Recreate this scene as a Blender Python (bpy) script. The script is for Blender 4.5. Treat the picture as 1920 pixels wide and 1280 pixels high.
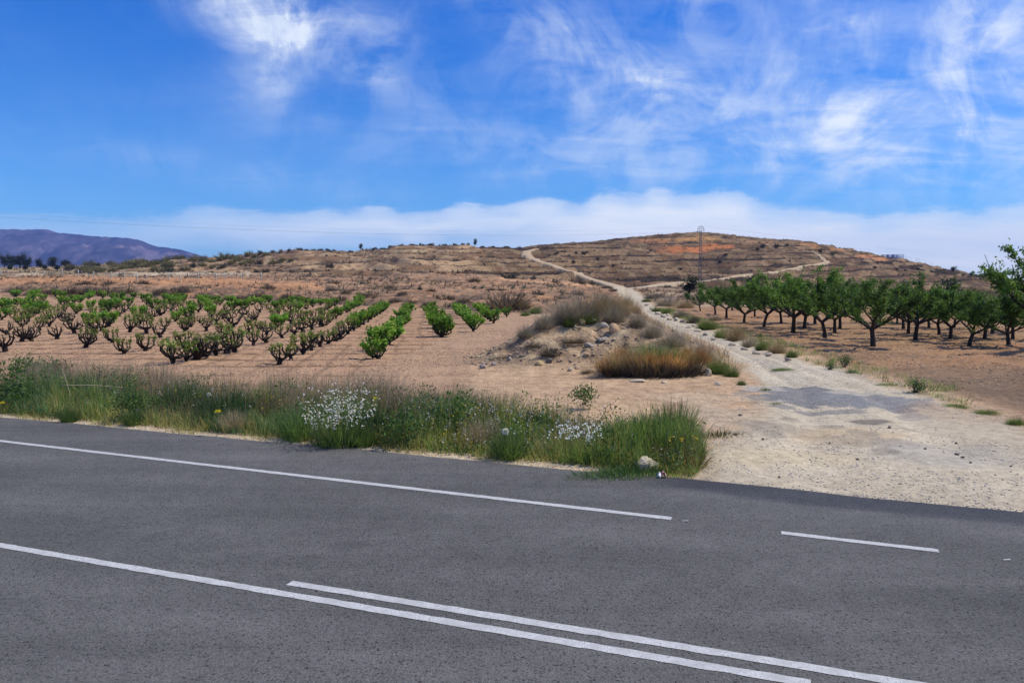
import bpy, math, random
import numpy as np

scene = bpy.context.scene
for o in list(bpy.data.objects):
    bpy.data.objects.remove(o)
COL = scene.collection

# ---------------------------------------------------------------- camera
F, CX, CY, CAMH = 1400.0, 960.0, 640.0, 2.6
PITCH = math.atan(110 / 1400)
cam_data = bpy.data.cameras.new('camera')
cam_data.sensor_width = 36
cam_data.sensor_fit = 'HORIZONTAL'
cam_data.lens = 36 * F / 1920
cam_data.clip_start = 0.1
cam_data.clip_end = 20000
cam = bpy.data.objects.new('camera', cam_data)
cam.location = (0, 0, CAMH)
cam.rotation_euler = (math.pi / 2 - PITCH, 0, 0)
COL.objects.link(cam)
scene.camera = cam

# ---------------------------------------------------------------- light, sky, exposure
SUN_EL, SUN_AZ = math.radians(54), math.radians(80)     # azimuth clockwise from +Y
sun_data = bpy.data.lights.new('sun', 'SUN')
sun_data.energy = 4.6
sun_data.angle = math.radians(0.53)
sun_data.color = (1.0, 0.93, 0.79)
sun = bpy.data.objects.new('sun', sun_data)
sun.rotation_euler = (math.pi / 2 - SUN_EL, 0, -SUN_AZ + math.pi)
sun.location = (60, 20, 80)
COL.objects.link(sun)

vs = scene.view_settings
vs.view_transform = 'Standard'
vs.look = 'None'
vs.gamma = 1.0
vs.use_curve_mapping = False
vs.exposure = 0.0
scene.cycles.max_bounces = 6
scene.cycles.diffuse_bounces = 3
scene.cycles.transparent_max_bounces = 8
scene.cycles.volume_bounces = 1
scene.cycles.caustics_reflective = False
scene.cycles.caustics_refractive = False


class NT:
    """small helper to wire shader nodes"""
    def __init__(self, nt):
        self.nt = nt
        nt.nodes.clear()

    def n(self, typ, **kw):
        nd = self.nt.nodes.new(typ)
        for k, v in kw.items():
            setattr(nd, k, v)
        return nd

    def put(self, sock, v):
        if isinstance(v, bpy.types.NodeSocket):
            self.nt.links.new(v, sock)
        elif v is not None:
            if isinstance(v, (tuple, list)) and len(v) == 3 and len(sock.default_value) == 4:
                v = (*v, 1)
            sock.default_value = v

    def m(self, op, a, b=None, c=None, clamp=False):
        nd = self.n('ShaderNodeMath', operation=op, use_clamp=clamp)
        for i, v in enumerate((a, b, c)):
            if v is not None:
                self.put(nd.inputs[i], v)
        return nd.outputs[0]

    def vm(self, op, a, b=None):
        nd = self.n('ShaderNodeVectorMath', operation=op)
        self.put(nd.inputs[0], a)
        if b is not None:
            self.put(nd.inputs[3 if op == 'SCALE' else 1], b)
        return nd.outputs[0]

    def comb(self, x, y, z):
        nd = self.n('ShaderNodeCombineXYZ')
        for i, v in enumerate((x, y, z)):
            self.put(nd.inputs[i], v)
        return nd.outputs[0]

    def sep(self, v):
        nd = self.n('ShaderNodeSeparateXYZ')
        self.put(nd.inputs[0], v)
        return nd.outputs

    def noise(self, vec, scale, detail=4, rough=0.55, dist=0.0, color=False):
        nd = self.n('ShaderNodeTexNoise')
        self.put(nd.inputs['Vector'], vec)
        nd.inputs['Scale'].default_value = scale
        nd.inputs['Detail'].default_value = detail
        nd.inputs['Roughness'].default_value = rough
        nd.inputs['Distortion'].default_value = dist
        return nd.outputs[1 if color else 0]

    def ss(self, v, lo, hi, a=0.0, b=1.0):
        nd = self.n('ShaderNodeMapRange', interpolation_type='SMOOTHSTEP')
        self.put(nd.inputs[0], v)
        self.put(nd.inputs[1], lo)
        self.put(nd.inputs[2], hi)
        self.put(nd.inputs[3], a)
        self.put(nd.inputs[4], b)
        return nd.outputs[0]

    def lin(self, v, lo, hi, a=0.0, b=1.0):
        nd = self.n('ShaderNodeMapRange', clamp=True)
        for i, q in enumerate((v, lo, hi, a, b)):
            self.put(nd.inputs[i], q)
        return nd.outputs[0]

    def mix(self, f, a, b, blend='MIX'):
        nd = self.n('ShaderNodeMix', data_type='RGBA', blend_type=blend)
        self.put(nd.inputs[0], f)
        self.put(nd.inputs[6], a)
        self.put(nd.inputs[7], b)
        return nd.outputs[2]


world = bpy.data.worlds.new('World')
scene.world = world
world.use_nodes = True
W = NT(world.node_tree)
sky = W.n('ShaderNodeTexSky', sky_type='NISHITA')
sky.sun_disc = False
sky.sun_elevation = SUN_EL
sky.sun_rotation = SUN_AZ
sky.altitude = 500
sky.air_density = 1.0
sky.dust_density = 0.3
sky.ozone_density = 4.0
dirv = W.n('ShaderNodeTexCoord').outputs['Generated']
dx, dy, dz = W.sep(dirv)
az = W.m('ARCTAN2', dx, dy)                     # 0 = straight ahead, + right
el = W.m('ARCSINE', dz)
# the blue of the clear air (the photograph is a strongly saturated phone picture)
tint = W.mix(W.ss(el, 0.02, 0.40), (0.46, 0.97, 1.45), (0.09, 0.70, 1.60))
skyc = W.mix(1.0, sky.outputs[0], tint, 'MULTIPLY')
# high cirrus: noise on a flat layer overhead, so streaks foreshorten towards the horizon
inv = W.m('DIVIDE', 1.0, W.m('ADD', W.m('MAXIMUM', dz, 0.0), 0.22))
pl = W.comb(W.m('MULTIPLY', dx, inv), W.m('MULTIPLY', dy, inv), 0.0)
mp = W.n('ShaderNodeMapping')
W.put(mp.inputs[0], pl)
mp.inputs['Rotation'].default_value = (0, 0, math.radians(38))
mp.inputs['Scale'].default_value = (1.0, 1.7, 1.0)
str1 = W.noise(mp.outputs[0], 1.7, 10, 0.60, 0.9)
mp2 = W.n('ShaderNodeMapping')
W.put(mp2.inputs[0], pl)
mp2.inputs['Rotation'].default_value = (0, 0, math.radians(62))
mp2.inputs['Scale'].default_value = (1.0, 2.6, 1.0)
mp2.inputs['Location'].default_value = (3.1, 0.4, 0)
str2 = W.noise(mp2.outputs[0], 1.5, 8, 0.6, 0.8)
puff = W.noise(dirv, 14.0, 10, 0.62, 0.4)
fluff = W.noise(dirv, 6.0, 9, 0.62, 0.6)


def gauss(xs, ys, sx, sy, rot=0.0, amp=1.0):
    """a soft patch of the cloud layer round one direction of the sky (azimuth, elevation)"""
    a0, e0 = math.atan((xs - 960) / 1400), math.atan((530 - ys) / 1400) 
    c, s = math.cos(rot), math.sin(rot)
    u = W.m('SUBTRACT', az, a0)
    v = W.m('SUBTRACT', el, e0)
    p = W.m('MULTIPLY', W.m('ADD', W.m('MULTIPLY', u, c), W.m('MULTIPLY', v, s)), 1400 / sx)
    q = W.m('MULTIPLY', W.m('SUBTRACT', W.m('MULTIPLY', v, c), W.m('MULTIPLY', u, s)), 1400 / sy)
    r2 = W.m('ADD', W.m('MULTIPLY', p, p), W.m('MULTIPLY', q, q))
    return W.m('MULTIPLY', W.m('EXPONENT', W.m('MULTIPLY', r2, -1.0)), amp)


PATCH = [(490, 40, 150, 62, -0.45, 1.0), (350, 15, 100, 40, -0.7, .8), (515, 120, 62, 80, 0.1, 1.05),
         (655, 135, 130, 34, -0.40, 1.05), (690, 60, 120, 50, -0.3, .45), (930, 25, 110, 40, -0.5, .6), (1060, 95, 90, 80, 0.5, .5), (1300, 20, 60, 60, 0.8, .45),
         (1235, 160, 95, 34, -0.15, .85), (1700, 170, 170, 70, 0.55, .52), (1860, 110, 170, 130, 0.5, .40), (1590, 98, 60, 22, 0, .5),
         (1500, 250, 460, 130, -0.12, .62), (1750, 300, 400, 90, -0.1, .35), (1850, 230, 120, 60, .5, .5), (1050, 300, 500, 60, -0.10, .30), (350, 330, 500, 30, -0.12, .16),
         (1650, 40, 420, 120, 0.2, .35)]
acc = None
for g in PATCH:
    gg = gauss(*g)
    acc = gg if acc is None else W.m('ADD', acc, gg)
mp3 = W.n('ShaderNodeMapping')
W.put(mp3.inputs[0], pl)
mp3.inputs['Rotation'].default_value = (0, 0, math.radians(30))
mp3.inputs['Scale'].default_value = (1.0, 2.4, 1.0)
mp3.inputs['Location'].default_value = (.7, 2.2, 0)
fib = W.noise(mp3.outputs[0], 2.2, 12, 0.60, 0.8)
fluff2 = W.noise(dirv, 9.0, 12, 0.62, 1.2)
streak = W.m('ADD', W.m('MULTIPLY', W.ss(fib, 0.38, 0.68), 0.36), W.m('ADD', W.m('MULTIPLY', W.ss(fluff, 0.42, 0.64), 0.42), W.m('MULTIPLY', W.ss(fluff2, 0.40, 0.66), 0.42)))
streak = W.m('ADD', streak, W.m('MULTIPLY', W.ss(str1, 0.40, 0.68), 0.22))
streak = W.m('ADD', W.m('MULTIPLY', streak, 0.74), 0.02)
# elsewhere round the sky the same thin cirrus goes on
behind = W.ss(dy, 0.55, 0.2, 0.0, 0.45)
cir = W.m('MULTIPLY', W.m('ADD', acc, W.m('ADD', behind, 0.02)), W.m('MAXIMUM', streak, 0.02), clamp=True)
cir = W.m('MULTIPLY', cir, W.ss(fluff2, 0.22, 0.62, 0.45, 0.86))
# low bank of soft cloud above the hills
crv = W.n('ShaderNodeFloatCurve')
W.put(crv.inputs[1], W.lin(az, -0.65, 0.65))
pts = [(-100, 402), (60, 405), (300, 398), (400, 384), (520, 392), (640, 388), (700, 384), (800, 398), (870, 378), (950, 383), (1010, 368), (1080, 376), (1130, 356),
       (1200, 356), (1232, 345), (1262, 358), (1300, 362), (1360, 352), (1410, 372), (1470, 386), (1560, 391), (1660, 396), (1740, 388),
       (1800, 394), (1900, 380), (2000, 380)]
cm = crv.mapping.curves[0]
cpts = [((math.atan((x - 960) / 1400) + 0.65) / 1.3, math.atan((530 - y) / 1400 * math.cos(math.atan((x - 960) / 1400))) * 4) for x, y in pts]
while len(cm.points) < len(cpts):
    cm.points.new(0.5, 0.5)
for p_, c_ in zip(cm.points, cpts):
    p_.location = c_
    p_.handle_type = 'AUTO'
crv.mapping.update()
top = W.m('MULTIPLY', crv.outputs[0], 0.25)
top = W.m('ADD', top, W.m('ADD', W.m('MULTIPLY', W.m('SUBTRACT', puff, 0.5), 0.026), W.m('MULTIPLY', W.m('SUBTRACT', W.noise(W.comb(W.m('MULTIPLY', az, 7.0), W.m('MULTIPLY', el, 46.0), 0.0), 1.0, 8, 0.62, 0.7), 0.5), 0.030)))
depth = W.m('SUBTRACT', top, el)
strength = W.ss(az, -0.60, -0.10, 0.40, 1.0)
edge = W.m('ADD', W.m('MULTIPLY', W.ss(depth, -0.002, 0.009), 0.42), W.m('MULTIPLY', W.ss(depth, 0.0, 0.035), 0.58))
low = W.m('ADD', W.m('MULTIPLY', W.ss(az, -0.25, 0.18), 0.85), 0.15)          # on the left the bank thins out again below
fade = W.m('MAXIMUM', low, W.ss(depth, 0.075, 0.015))
soft = W.ss(W.noise(mp2.outputs[0], 1.2, 6, 0.6), 0.25, 0.7, 0.72, 1.0)
bank = W.m('MULTIPLY', W.m('MULTIPLY', W.m('MULTIPLY', edge, strength), fade), soft)
bank = W.m('MULTIPLY', bank, 0.93)
cloudc = W.mix(W.ss(el, 0.02, 0.3), (11.6, 11.7, 11.2), (9.4, 10.2, 10.9))
skyc = W.mix(cir, skyc, cloudc)
skyc = W.mix(bank, skyc, cloudc)
bg = W.n('ShaderNodeBackground')
W.put(bg.inputs[0], skyc)
bg.inputs[1].default_value = 0.1
W.nt.links.new(bg.outputs[0], W.n('ShaderNodeOutputWorld').inputs[0])

# ---------------------------------------------------------------- numbers: projection and noise
cp, sp = math.cos(PITCH), math.sin(PITCH)


def ray(xs, ys):
    """direction (X per metre of Y, Z per metre of Y) in which the camera sees an image point"""
    a = (np.asarray(xs, float) - CX) / F
    b = (CY - np.asarray(ys, float)) / F
    fy = cp + b * sp
    return a / fy, (-sp + b * cp) / fy


def flat(xs, ys, z=0.0):
    tx, tz = ray(xs, ys)
    Y = (z - CAMH) / tz
    return tx * Y, Y


def to_px(X, Y, Z):
    Z = Z - CAMH
    zv = Y * cp - Z * sp
    yv = Y * sp + Z * cp
    return CX + F * X / zv, CY - F * yv / zv


def h2(ix, iy, seed):
    n = (ix.astype(np.int64) * 374761393 + iy.astype(np.int64) * 668265263 + seed * 1442695041) & 0xFFFFFFFF
    n = ((n ^ (n >> 13)) * 1274126177) & 0xFFFFFFFF
    n = ((n ^ (n >> 16)) * 2246822519) & 0xFFFFFFFF
    return ((n ^ (n >> 15)) & 0xFFFFFF) / float(0xFFFFFF)


def vnoise(x, y, seed=0):
    ix, iy = np.floor(x), np.floor(y)
    fx, fy = x - ix, y - iy
    fx = fx * fx * (3 - 2 * fx)
    fy = fy * fy * (3 - 2 * fy)
    a, b = h2(ix, iy, seed), h2(ix + 1, iy, seed)
    c, d = h2(ix, iy + 1, seed), h2(ix + 1, iy + 1, seed)
    return (a * (1 - fx) + b * fx) * (1 - fy) + (c * (1 - fx) + d * fx) * fy


def fbm(x, y, scale, octv=4, seed=0, gain=0.5):
    """about -1..1; scale = size in metres of the largest lumps"""
    s, amp, tot = 0, 1.0, 0
    f = 1.0 / scale
    for i in range(octv):
        s = s + amp * (vnoise(x * f + 17.3 * i, y * f - 9.1 * i, seed + i * 7) * 2 - 1)
        tot += amp
        amp *= gain
        f *= 2.03
    return s / tot * 1.6


def sstep(x, lo, hi):
    t = np.clip((x - lo) / (hi - lo), 0, 1)
    return t * t * (3 - 2 * t)


# ---------------------------------------------------------------- the lie of the land
# along each sight line: (distance, image height at which the ground shows there)
PROFILE = {
    -700: [(100, 556), (122, 522), (180, 512), (400, 503), (1500, 502), (6000, 502)],
    0: [(100, 556), (122, 523), (180, 514), (400, 503), (1500, 501), (6000, 501)],
    150: [(100, 557), (122, 525), (170, 514), (280, 502), (420, 499), (1500, 500), (6000, 500)],
    300: [(95, 561), (118, 527), (150, 514), (220, 494), (290, 488), (420, 496), (1500, 502)],
    420: [(90, 565), (112, 529), (150, 512), (220, 490), (290, 481), (400, 492), (1500, 505)],
    560: [(84, 570), (108, 536), (150, 512), (210, 488), (280, 469), (330, 469), (450, 485), (1500, 505)],
    680: [(78, 574), (100, 546), (140, 520), (200, 491), (270, 469), (350, 476), (1500, 510)],
    760: [(74, 577), (95, 550), (132, 520), (200, 486), (280, 458), (380, 470), (1500, 510)],
    880: [(67, 583), (84, 564), (120, 530), (200, 487), (290, 457.5), (400, 470), (1500, 510)],
    970: [(63, 588), (79, 568), (120, 534), (200, 495), (300, 462), (330, 462), (420, 472), (1500, 510)],
    1040: [(64, 586), (82, 564), (125, 533), (200, 499), (300, 459), (330, 456), (430, 470), (1500, 510)],
    1160: [(66, 585), (91, 570), (140, 540), (200, 514), (300, 463), (370, 445), (450, 465), (1500, 510)],
    1230: [(72, 581), (95, 566), (145, 537), (210, 512), (300, 466), (365, 440), (410, 442), (500, 460), (1500, 510)],
    1310: [(78, 576.5), (100, 563), (150, 535), (220, 511), (300, 470), (362, 436), (400, 436), (500, 460), (1500, 510)],
    1350: [(79, 576), (100, 563), (150, 535), (220, 509), (300, 468), (365, 438), (420, 440), (500, 460), (1500, 510)],
    1420: [(80, 575.5), (100, 563), (150, 536), (220, 507), (310, 464), (372, 444), (480, 465), (1500, 510)],
    1500: [(80, 575), (100, 563), (150, 537), (220, 511), (310, 470), (370, 449), (470, 480), (1500, 512)],
    1600: [(80, 575), (100, 564), (150, 540), (220, 519), (310, 482), (360, 466), (460, 490), (1500, 515)],
    1700: [(80, 575), (100, 565), (150, 543), (220, 525), (310, 496), (350, 486), (450, 505), (1500, 520)],
    1800: [(80, 575), (100, 566), (150, 544), (220, 529), (300, 511), (330, 508), (450, 520), (1500, 522)],
    1920: [(80, 575), (100, 566), (150, 546), (220, 534), (300, 526), (330, 525), (450, 528), (1500, 526)],
    2600: [(80, 575), (150, 549), (300, 536), (450, 534), (1500, 528)],
}
NYT, NAT = 900, 520
LY = np.linspace(math.log(1.0), math.log(6000), NYT)
YT = np.exp(LY)
AT = np.linspace(-1.3, 1.3, NAT)
_ca, _cz = [], []
for xs_, nodes in sorted(PROFILE.items()):
    Yn = [1.0, 48.0]
    zn = [0.0, 0.0]
    for (Y_, ys_) in nodes:
        Yn.append(Y_)
        zn.append(CAMH + Y_ * float(ray(960, ys_)[1]))
    Yn.append(9000.0)
    zn.append(zn[-1])
    _ca.append((xs_ - 960) / F)
    _cz.append(np.interp(YT, Yn, zn))
_cz = np.array(_cz)
TAB = np.empty((NYT, NAT))
for i in range(NYT):
    TAB[i] = np.interp(AT, _ca, _cz[:, i])


def blur(A, axis, r):
    k = np.exp(-np.linspace(-2, 2, 2 * r + 1) ** 2)
    k /= k.sum()
    P = np.pad(A, [(r, r) if ax == axis else (0, 0) for ax in range(2)], mode='edge')
    return sum(w * (P[i:i + A.shape[0], :] if axis == 0 else P[:, i:i + A.shape[1]]) for i, w in enumerate(k))


TAB = blur(blur(TAB, 1, 4), 0, 3)


def z_base(X, Y):
    Yc = np.clip(Y, 1.001, 5990)
    a = np.clip(X / Yc, -1.29, 1.29)
    u = (np.log(Yc) - LY[0]) / (LY[1] - LY[0])
    v = (a - AT[0]) / (AT[1] - AT[0])
    i = np.clip(u.astype(int), 0, NYT - 2)
    j = np.clip(v.astype(int), 0, NAT - 2)
    fu, fv = u - i, v - j
    return (TAB[i, j] * (1 - fu) + TAB[i + 1, j] * fu) * (1 - fv) + (TAB[i, j + 1] * (1 - fu) + TAB[i + 1, j + 1] * fu) * fv


def hit(xs, ys, zf=None):
    """where the sight line through an image point meets the ground"""
    zf = zf or z_base
    xs, ys = np.atleast_1d(np.asarray(xs, float)), np.atleast_1d(np.asarray(ys, float))
    tx, tz = ray(xs, ys)
    Ys = np.exp(np.linspace(math.log(3), math.log(900), 2600))
    outX, outY = np.zeros(len(xs)), np.zeros(len(xs))
    for k in range(len(xs)):
        g = zf(tx[k] * Ys, Ys)
        below = np.nonzero(CAMH + tz[k] * Ys <= g)[0]
        if len(below):
            i = below[0]
        else:                                    # grazes the crest: the closest approach
            i = int(np.argmin((CAMH + tz[k] * Ys - g)[Ys > 120] / Ys[Ys > 120])) + int((Ys <= 120).sum())
        outY[k] = Ys[i]
        outX[k] = tx[k] * Ys[i]
    return outX, outY


# the road: d = distance across it from under the camera, s = distance along it
RN = (0.3551, 0.9348)
def road_d(X, Y): return RN[0] * X + RN[1] * Y
def road_s(X, Y): return RN[1] * X - RN[0] * Y
def road_xy(s, d): return RN[1] * s + RN[0] * d, -RN[0] * s + RN[1] * d


# the dirt track: left and right edges in plan
TRK = [(930, 1262, 2400), (900, 1285, 2250), (860, 1315, 2080), (800, 1372, 1905), (760, 1425, 1795), (730, 1432, 1700), (700, 1402, 1590), (680, 1386, 1520),
       (660, 1352, 1462), (640, 1320, 1410), (620, 1265, 1340), (600, 1226, 1281), (586, 1204, 1246), (576, 1190, 1228)]
tl = [flat(x, y) for y, x, _ in TRK]
tr = [flat(x, y) for y, _, x in TRK]
TLY, TLX = np.array([float(p[1]) for p in tl]), np.array([float(p[0]) for p in tl])
TRY, TRX = np.array([float(p[1]) for p in tr]), np.array([float(p[0]) for p in tr])
UP = [(1206, 574, 2.3), (1185, 560, 2.6), (1172, 548, 3.4), (1163, 541, 3.4), (1150, 535, 3.0), (1128, 528, 2.6), (1100, 518, 2.4), (1078, 510, 2.3), (1040, 496.5, 2.3),
      (1015, 489, 2.3), (996, 482, 2.4), (986, 474, 2.6), (988, 468, 2.6), (1004, 464, 2.4)]
ux, uy = hit([u[0] for u in UP], [u[1] for u in UP])
BR = [(1170, 541, 2.4), (1215, 538, 2.0), (1262, 531, 1.7), (1330, 524, 1.7), (1400, 514, 1.7), (1470, 505, 1.7), (1530, 495, 1.8), (1552, 490, 2.2), (1535, 478, 1.3), (1525, 470, 1.0)]
bx, by = hit([u[0] for u in BR], [u[1] for u in BR])
RED = [(905, 522, 2.0), (945, 526, 2.0), (985, 532, 2.5), (1040, 538, 3.0), (1090, 540, 3.0), (1140, 545, 2.6)]
rx, ry = hit([u[0] for u in RED], [u[1] for u in RED])


def near_path(X, Y, px, py, w):
    """signed distance inside a path of varying half width (positive inside)"""
    best = np.full(X.shape, -1e3)
    for k in range(len(px) - 1):
        ax, ay, bx_, by_ = px[k], py[k], px[k + 1], py[k + 1]
        L2 = (bx_ - ax) ** 2 + (by_ - ay) ** 2 + 1e-9
        t = np.clip(((X - ax) * (bx_ - ax) + (Y - ay) * (by_ - ay)) / L2, 0, 1)
        dd = np.hypot(X - ax - t * (bx_ - ax), Y - ay - t * (by_ - ay))
        best = np.maximum(best, w[k] * (1 - t) + w[k + 1] * t - dd)
    return best


def track_in(X, Y):
    """metres inside the track's edge (negative outside)"""
    l = np.interp(Y, TLY, TLX)
    r = np.interp(Y, TRY, TRX)
    lower = np.where(Y < TLY[-1] + 2, np.minimum(X - l, r - X), -1e3)
    up = near_path(X, Y, ux, uy, [u[2] * .62 for u in UP])
    br = near_path(X, Y, bx, by, [u[2] * .42 for u in BR])
    return np.maximum(np.maximum(lower, up), br)


# field edges
VE_R = [(870, 697), (905, 676), (950, 645), (985, 615), (1003, 596)]
vrx, vry = flat([p[0] for p in VE_R], [p[1] for p in VE_R])
def vine_right(Y): return np.interp(Y, vry, vrx)
FE_A = np.array([(x - 960) / F for x in (-700, 0, 150, 300, 420, 560, 680, 760, 880, 970, 1005)])
FE_Y = np.array([99, 99, 99, 94, 89, 83, 77, 73, 66, 62, 61.])
def vine_far(a): return np.interp(a, FE_A, FE_Y)


MOUND = [(2.2, 25.8, 2.3, 2.6, 1.38), (4.7, 24.2, 1.8, 2.3, .82), (3.5, 32.5, 2.3, 5.0, 1.30), (5.6, 43, 1.9, 6.5, .85), (7.8, 56, 1.5, 7, .5),
         (0.3, 24.0, 1.3, 1.6, .35)]


def mound_h(X, Y):
    z = 0
    for mx, my, sx, sy, h in MOUND:
        z = z + h * np.exp(-((X - mx) / sx) ** 2 - ((Y - my) / sy) ** 2)
    return z


def z_at(X, Y, full=False):
    X, Y = np.asarray(X, float), np.asarray(Y, float)
    a = X / np.maximum(Y, 1)
    z0 = z_base(X, Y)
    d = road_d(X, Y)
    tin = track_in(X, Y)
    ton = sstep(tin, -0.3, 0.5)
    vf = vine_far(a)
    vr = vine_right(Y)
    in_vine = sstep(d, 12.6, 13.6) * sstep(vf - Y, -1.0, 1.5) * sstep(vr - X, -0.6, 0.6) * (a < 0.06)
    mnd = mound_h(X, Y) * (1 - sstep(tin, -1.2, 0.4)) * sstep(X, vr - 2.2, vr + 1.0)
    orch = sstep(-tin, 0.3, 1.6) * (X > np.interp(Y, TRY, TRX) - 0.2) * sstep(80.5 - Y, -1, 1) * sstep(d, 11.5, 14)
    bank_lo = (1 - sstep(vf - Y, -1.5, 0.5)) * (a < 0.15) * (1 - sstep(Y, 128, 150))
    hill = sstep(Y, 118, 150)
    # terraces follow the contours
    wob = fbm(X, Y, 55, 3, 31) * 1.5 + fbm(X, Y, 9, 2, 37) * 0.22
    q = (z0 + wob) / 1.75
    f = q - np.floor(q)
    zt = (np.floor(q) + sstep(f, 0.76, 0.97)) * 1.75 - wob
    tm = hill * 0.85 * (1 - ton) * sstep(Y, 600, 420)
    z = z0 * (1 - tm) + zt * tm
    riser = sstep(f, 0.66, 0.74) * (1 - sstep(f, 0.97, 1.0)) * tm
    # roughness of each kind of ground
    rough = fbm(X, Y, 1.6, 4, 3)
    z = z + hill * (1 - ton) * fbm(X, Y, 3.0, 3, 5) * 0.28 * (Y < 700)
    z = z + hill * fbm(X, Y, 30, 2, 45) * 0.5 * (Y < 700)
    ero = np.abs(fbm(X, Y * 1.6, 5.0, 4, 11))
    z = z + bank_lo * sstep(Y - vf, 0.5, 5) * (0.75 - ero) * 0.9
    z = z + mnd + sstep(mnd, 0.08, 0.4) * (fbm(X, Y, 0.9, 4, 15, 0.6) * 0.16)
    # ploughing: cross furrows and wheel lines
    fu = np.abs(np.sin((Y + 0.35 * fbm(X, Y, 4, 2, 21)) * math.pi / 2.1))
    fv = np.abs(np.sin((X + 0.12 * Y + 0.2 * fbm(X, Y, 5, 2, 22)) * math.pi / 1.0))
    z = z + in_vine * (0.030 * (fu - 0.6) + 0.015 * (fv - 0.6) + 0.022 * fbm(X, Y, 0.5, 3, 23, 0.7))
    fo = np.abs(np.sin((d * 0.9 + 0.35 * fbm(X, Y, 4, 2, 24)) * math.pi / 0.8))
    z = z + orch * (0.03 * (fo ** 0.6 - 0.7) + 0.045 * fbm(X, Y, 0.6, 3, 25, 0.7))
    z = z + (1 - ton) * (1 - in_vine) * (1 - orch) * (1 - hill) * 0.03 * rough * sstep(d, 10.2, 12)
    # ruts of the track and its broken surface near the road
    acz = (X - np.interp(Y, TLY, TLX)) / np.maximum(np.interp(Y, TRY, TRX) - np.interp(Y, TLY, TLX), .1)
    z = z + ton * (Y < 120) * (0.030 * fbm(X, Y, 1.3, 4, 27, 0.6) - .05 * (Y > 11) * (np.exp(-((acz - .26) / .06) ** 2) + np.exp(-((acz - .66) / .06) ** 2)))
    # under the asphalt, and the verge climbing from it
    z = np.where(d < 9.92, -0.12 + 0.10 * sstep(d, 9.7, 9.92) * (d > 5), z * sstep(d, 9.92, 10.4) - 0.02 * (1 - sstep(d, 9.92, 10.3)))
    z = np.where(d < 0.4, -0.03 + 0.02 * rough, z)
    if full:
        return z, dict(d=d, tin=tin, ton=ton, vine=in_vine, mnd=mnd, orch=orch, bank=bank_lo, hill=hill, riser=riser, f=f, ero=ero, fu=fu, fv=fv, fo=fo, a=a, rough=rough, z0=z0)
    return z


def place(xs, ys):
    X, Y = hit(xs, ys, z_at)
    return X, Y, z_at(X, Y)


# ---------------------------------------------------------------- mesh and material helpers
def mk_mesh(name, V, Q=None, T=None, col=None, smooth=False):
    me = bpy.data.meshes.new(name)
    V = np.asarray(V, np.float32)
    me.vertices.add(len(V))
    me.vertices.foreach_set('co', V.ravel())
    li, st, n0 = [], [], 0
    if Q is not None and len(Q):
        Q = np.asarray(Q, np.int32)
        li.append(Q.ravel())
        st.append(np.arange(len(Q), dtype=np.int32) * 4)
        n0 = len(Q) * 4
    if T is not None and len(T):
        T = np.asarray(T, np.int32)
        li.append(T.ravel())
        st.append(n0 + np.arange(len(T), dtype=np.int32) * 3)
    li = np.concatenate(li)
    st = np.concatenate(st)
    me.loops.add(len(li))
    me.loops.foreach_set('vertex_index', li)
    me.polygons.add(len(st))
    me.polygons.foreach_set('loop_start', st)
    if smooth:
        me.polygons.foreach_set('use_smooth', np.ones(len(st), bool))
    me.update(calc_edges=True)
    if col is not None:
        at = me.attributes.new('tone', 'FLOAT_COLOR', 'POINT')
        c4 = np.ones((len(V), 4), np.float32)
        c4[:, :3] = col
        at.data.foreach_set('color', c4.ravel())
    return me


def obj(name, me, mat=None, parent=None, label=None, cat=None, group=None, kind=None, loc=None):
    if mat is not None and not me.materials:
        me.materials.append(mat)
    o = bpy.data.objects.new(name, me)
    COL.objects.link(o)
    if parent is not None:
        o.parent = parent
    if loc is not None:
        o.location = loc
    for k, v in (('label', label), ('category', cat), ('group', group), ('kind', kind)):
        if v:
            o[k] = v
    return o


def lin3(r, g, b):
    return tuple(((c / 255) / 12.92 if c / 255 < 0.04045 else ((c / 255 + 0.055) / 1.055) ** 2.4) for c in (r, g, b))


def mat_new(name):
    m = bpy.data.materials.new(name)
    m.use_nodes = True
    return m, NT(m.node_tree)


def attr(N):
    nd = N.n('ShaderNodeAttribute')
    nd.attribute_name = 'tone'
    return nd.outputs[0]


def finish(N, base, rough=0.9, bump=None, strength=0.5, dist=0.02, spec=0.2, extra=None):
    b = N.n('ShaderNodeBsdfPrincipled')
    N.put(b.inputs['Base Color'], base)
    N.put(b.inputs['Roughness'], rough)
    N.put(b.inputs['Specular IOR Level'], spec)
    if bump is not None:
        bn = N.n('ShaderNodeBump')
        bn.inputs['Strength'].default_value = strength
        bn.inputs['Distance'].default_value = dist
        N.put(bn.inputs['Height'], bump)
        N.nt.links.new(bn.outputs[0], b.inputs['Normal'])
    out = N.n('ShaderNodeOutputMaterial')
    N.nt.links.new((extra(b) if extra else b.outputs[0]), out.inputs[0])


def geo_pos(N):
    return N.n('ShaderNodeNewGeometry').outputs['Position']


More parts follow.
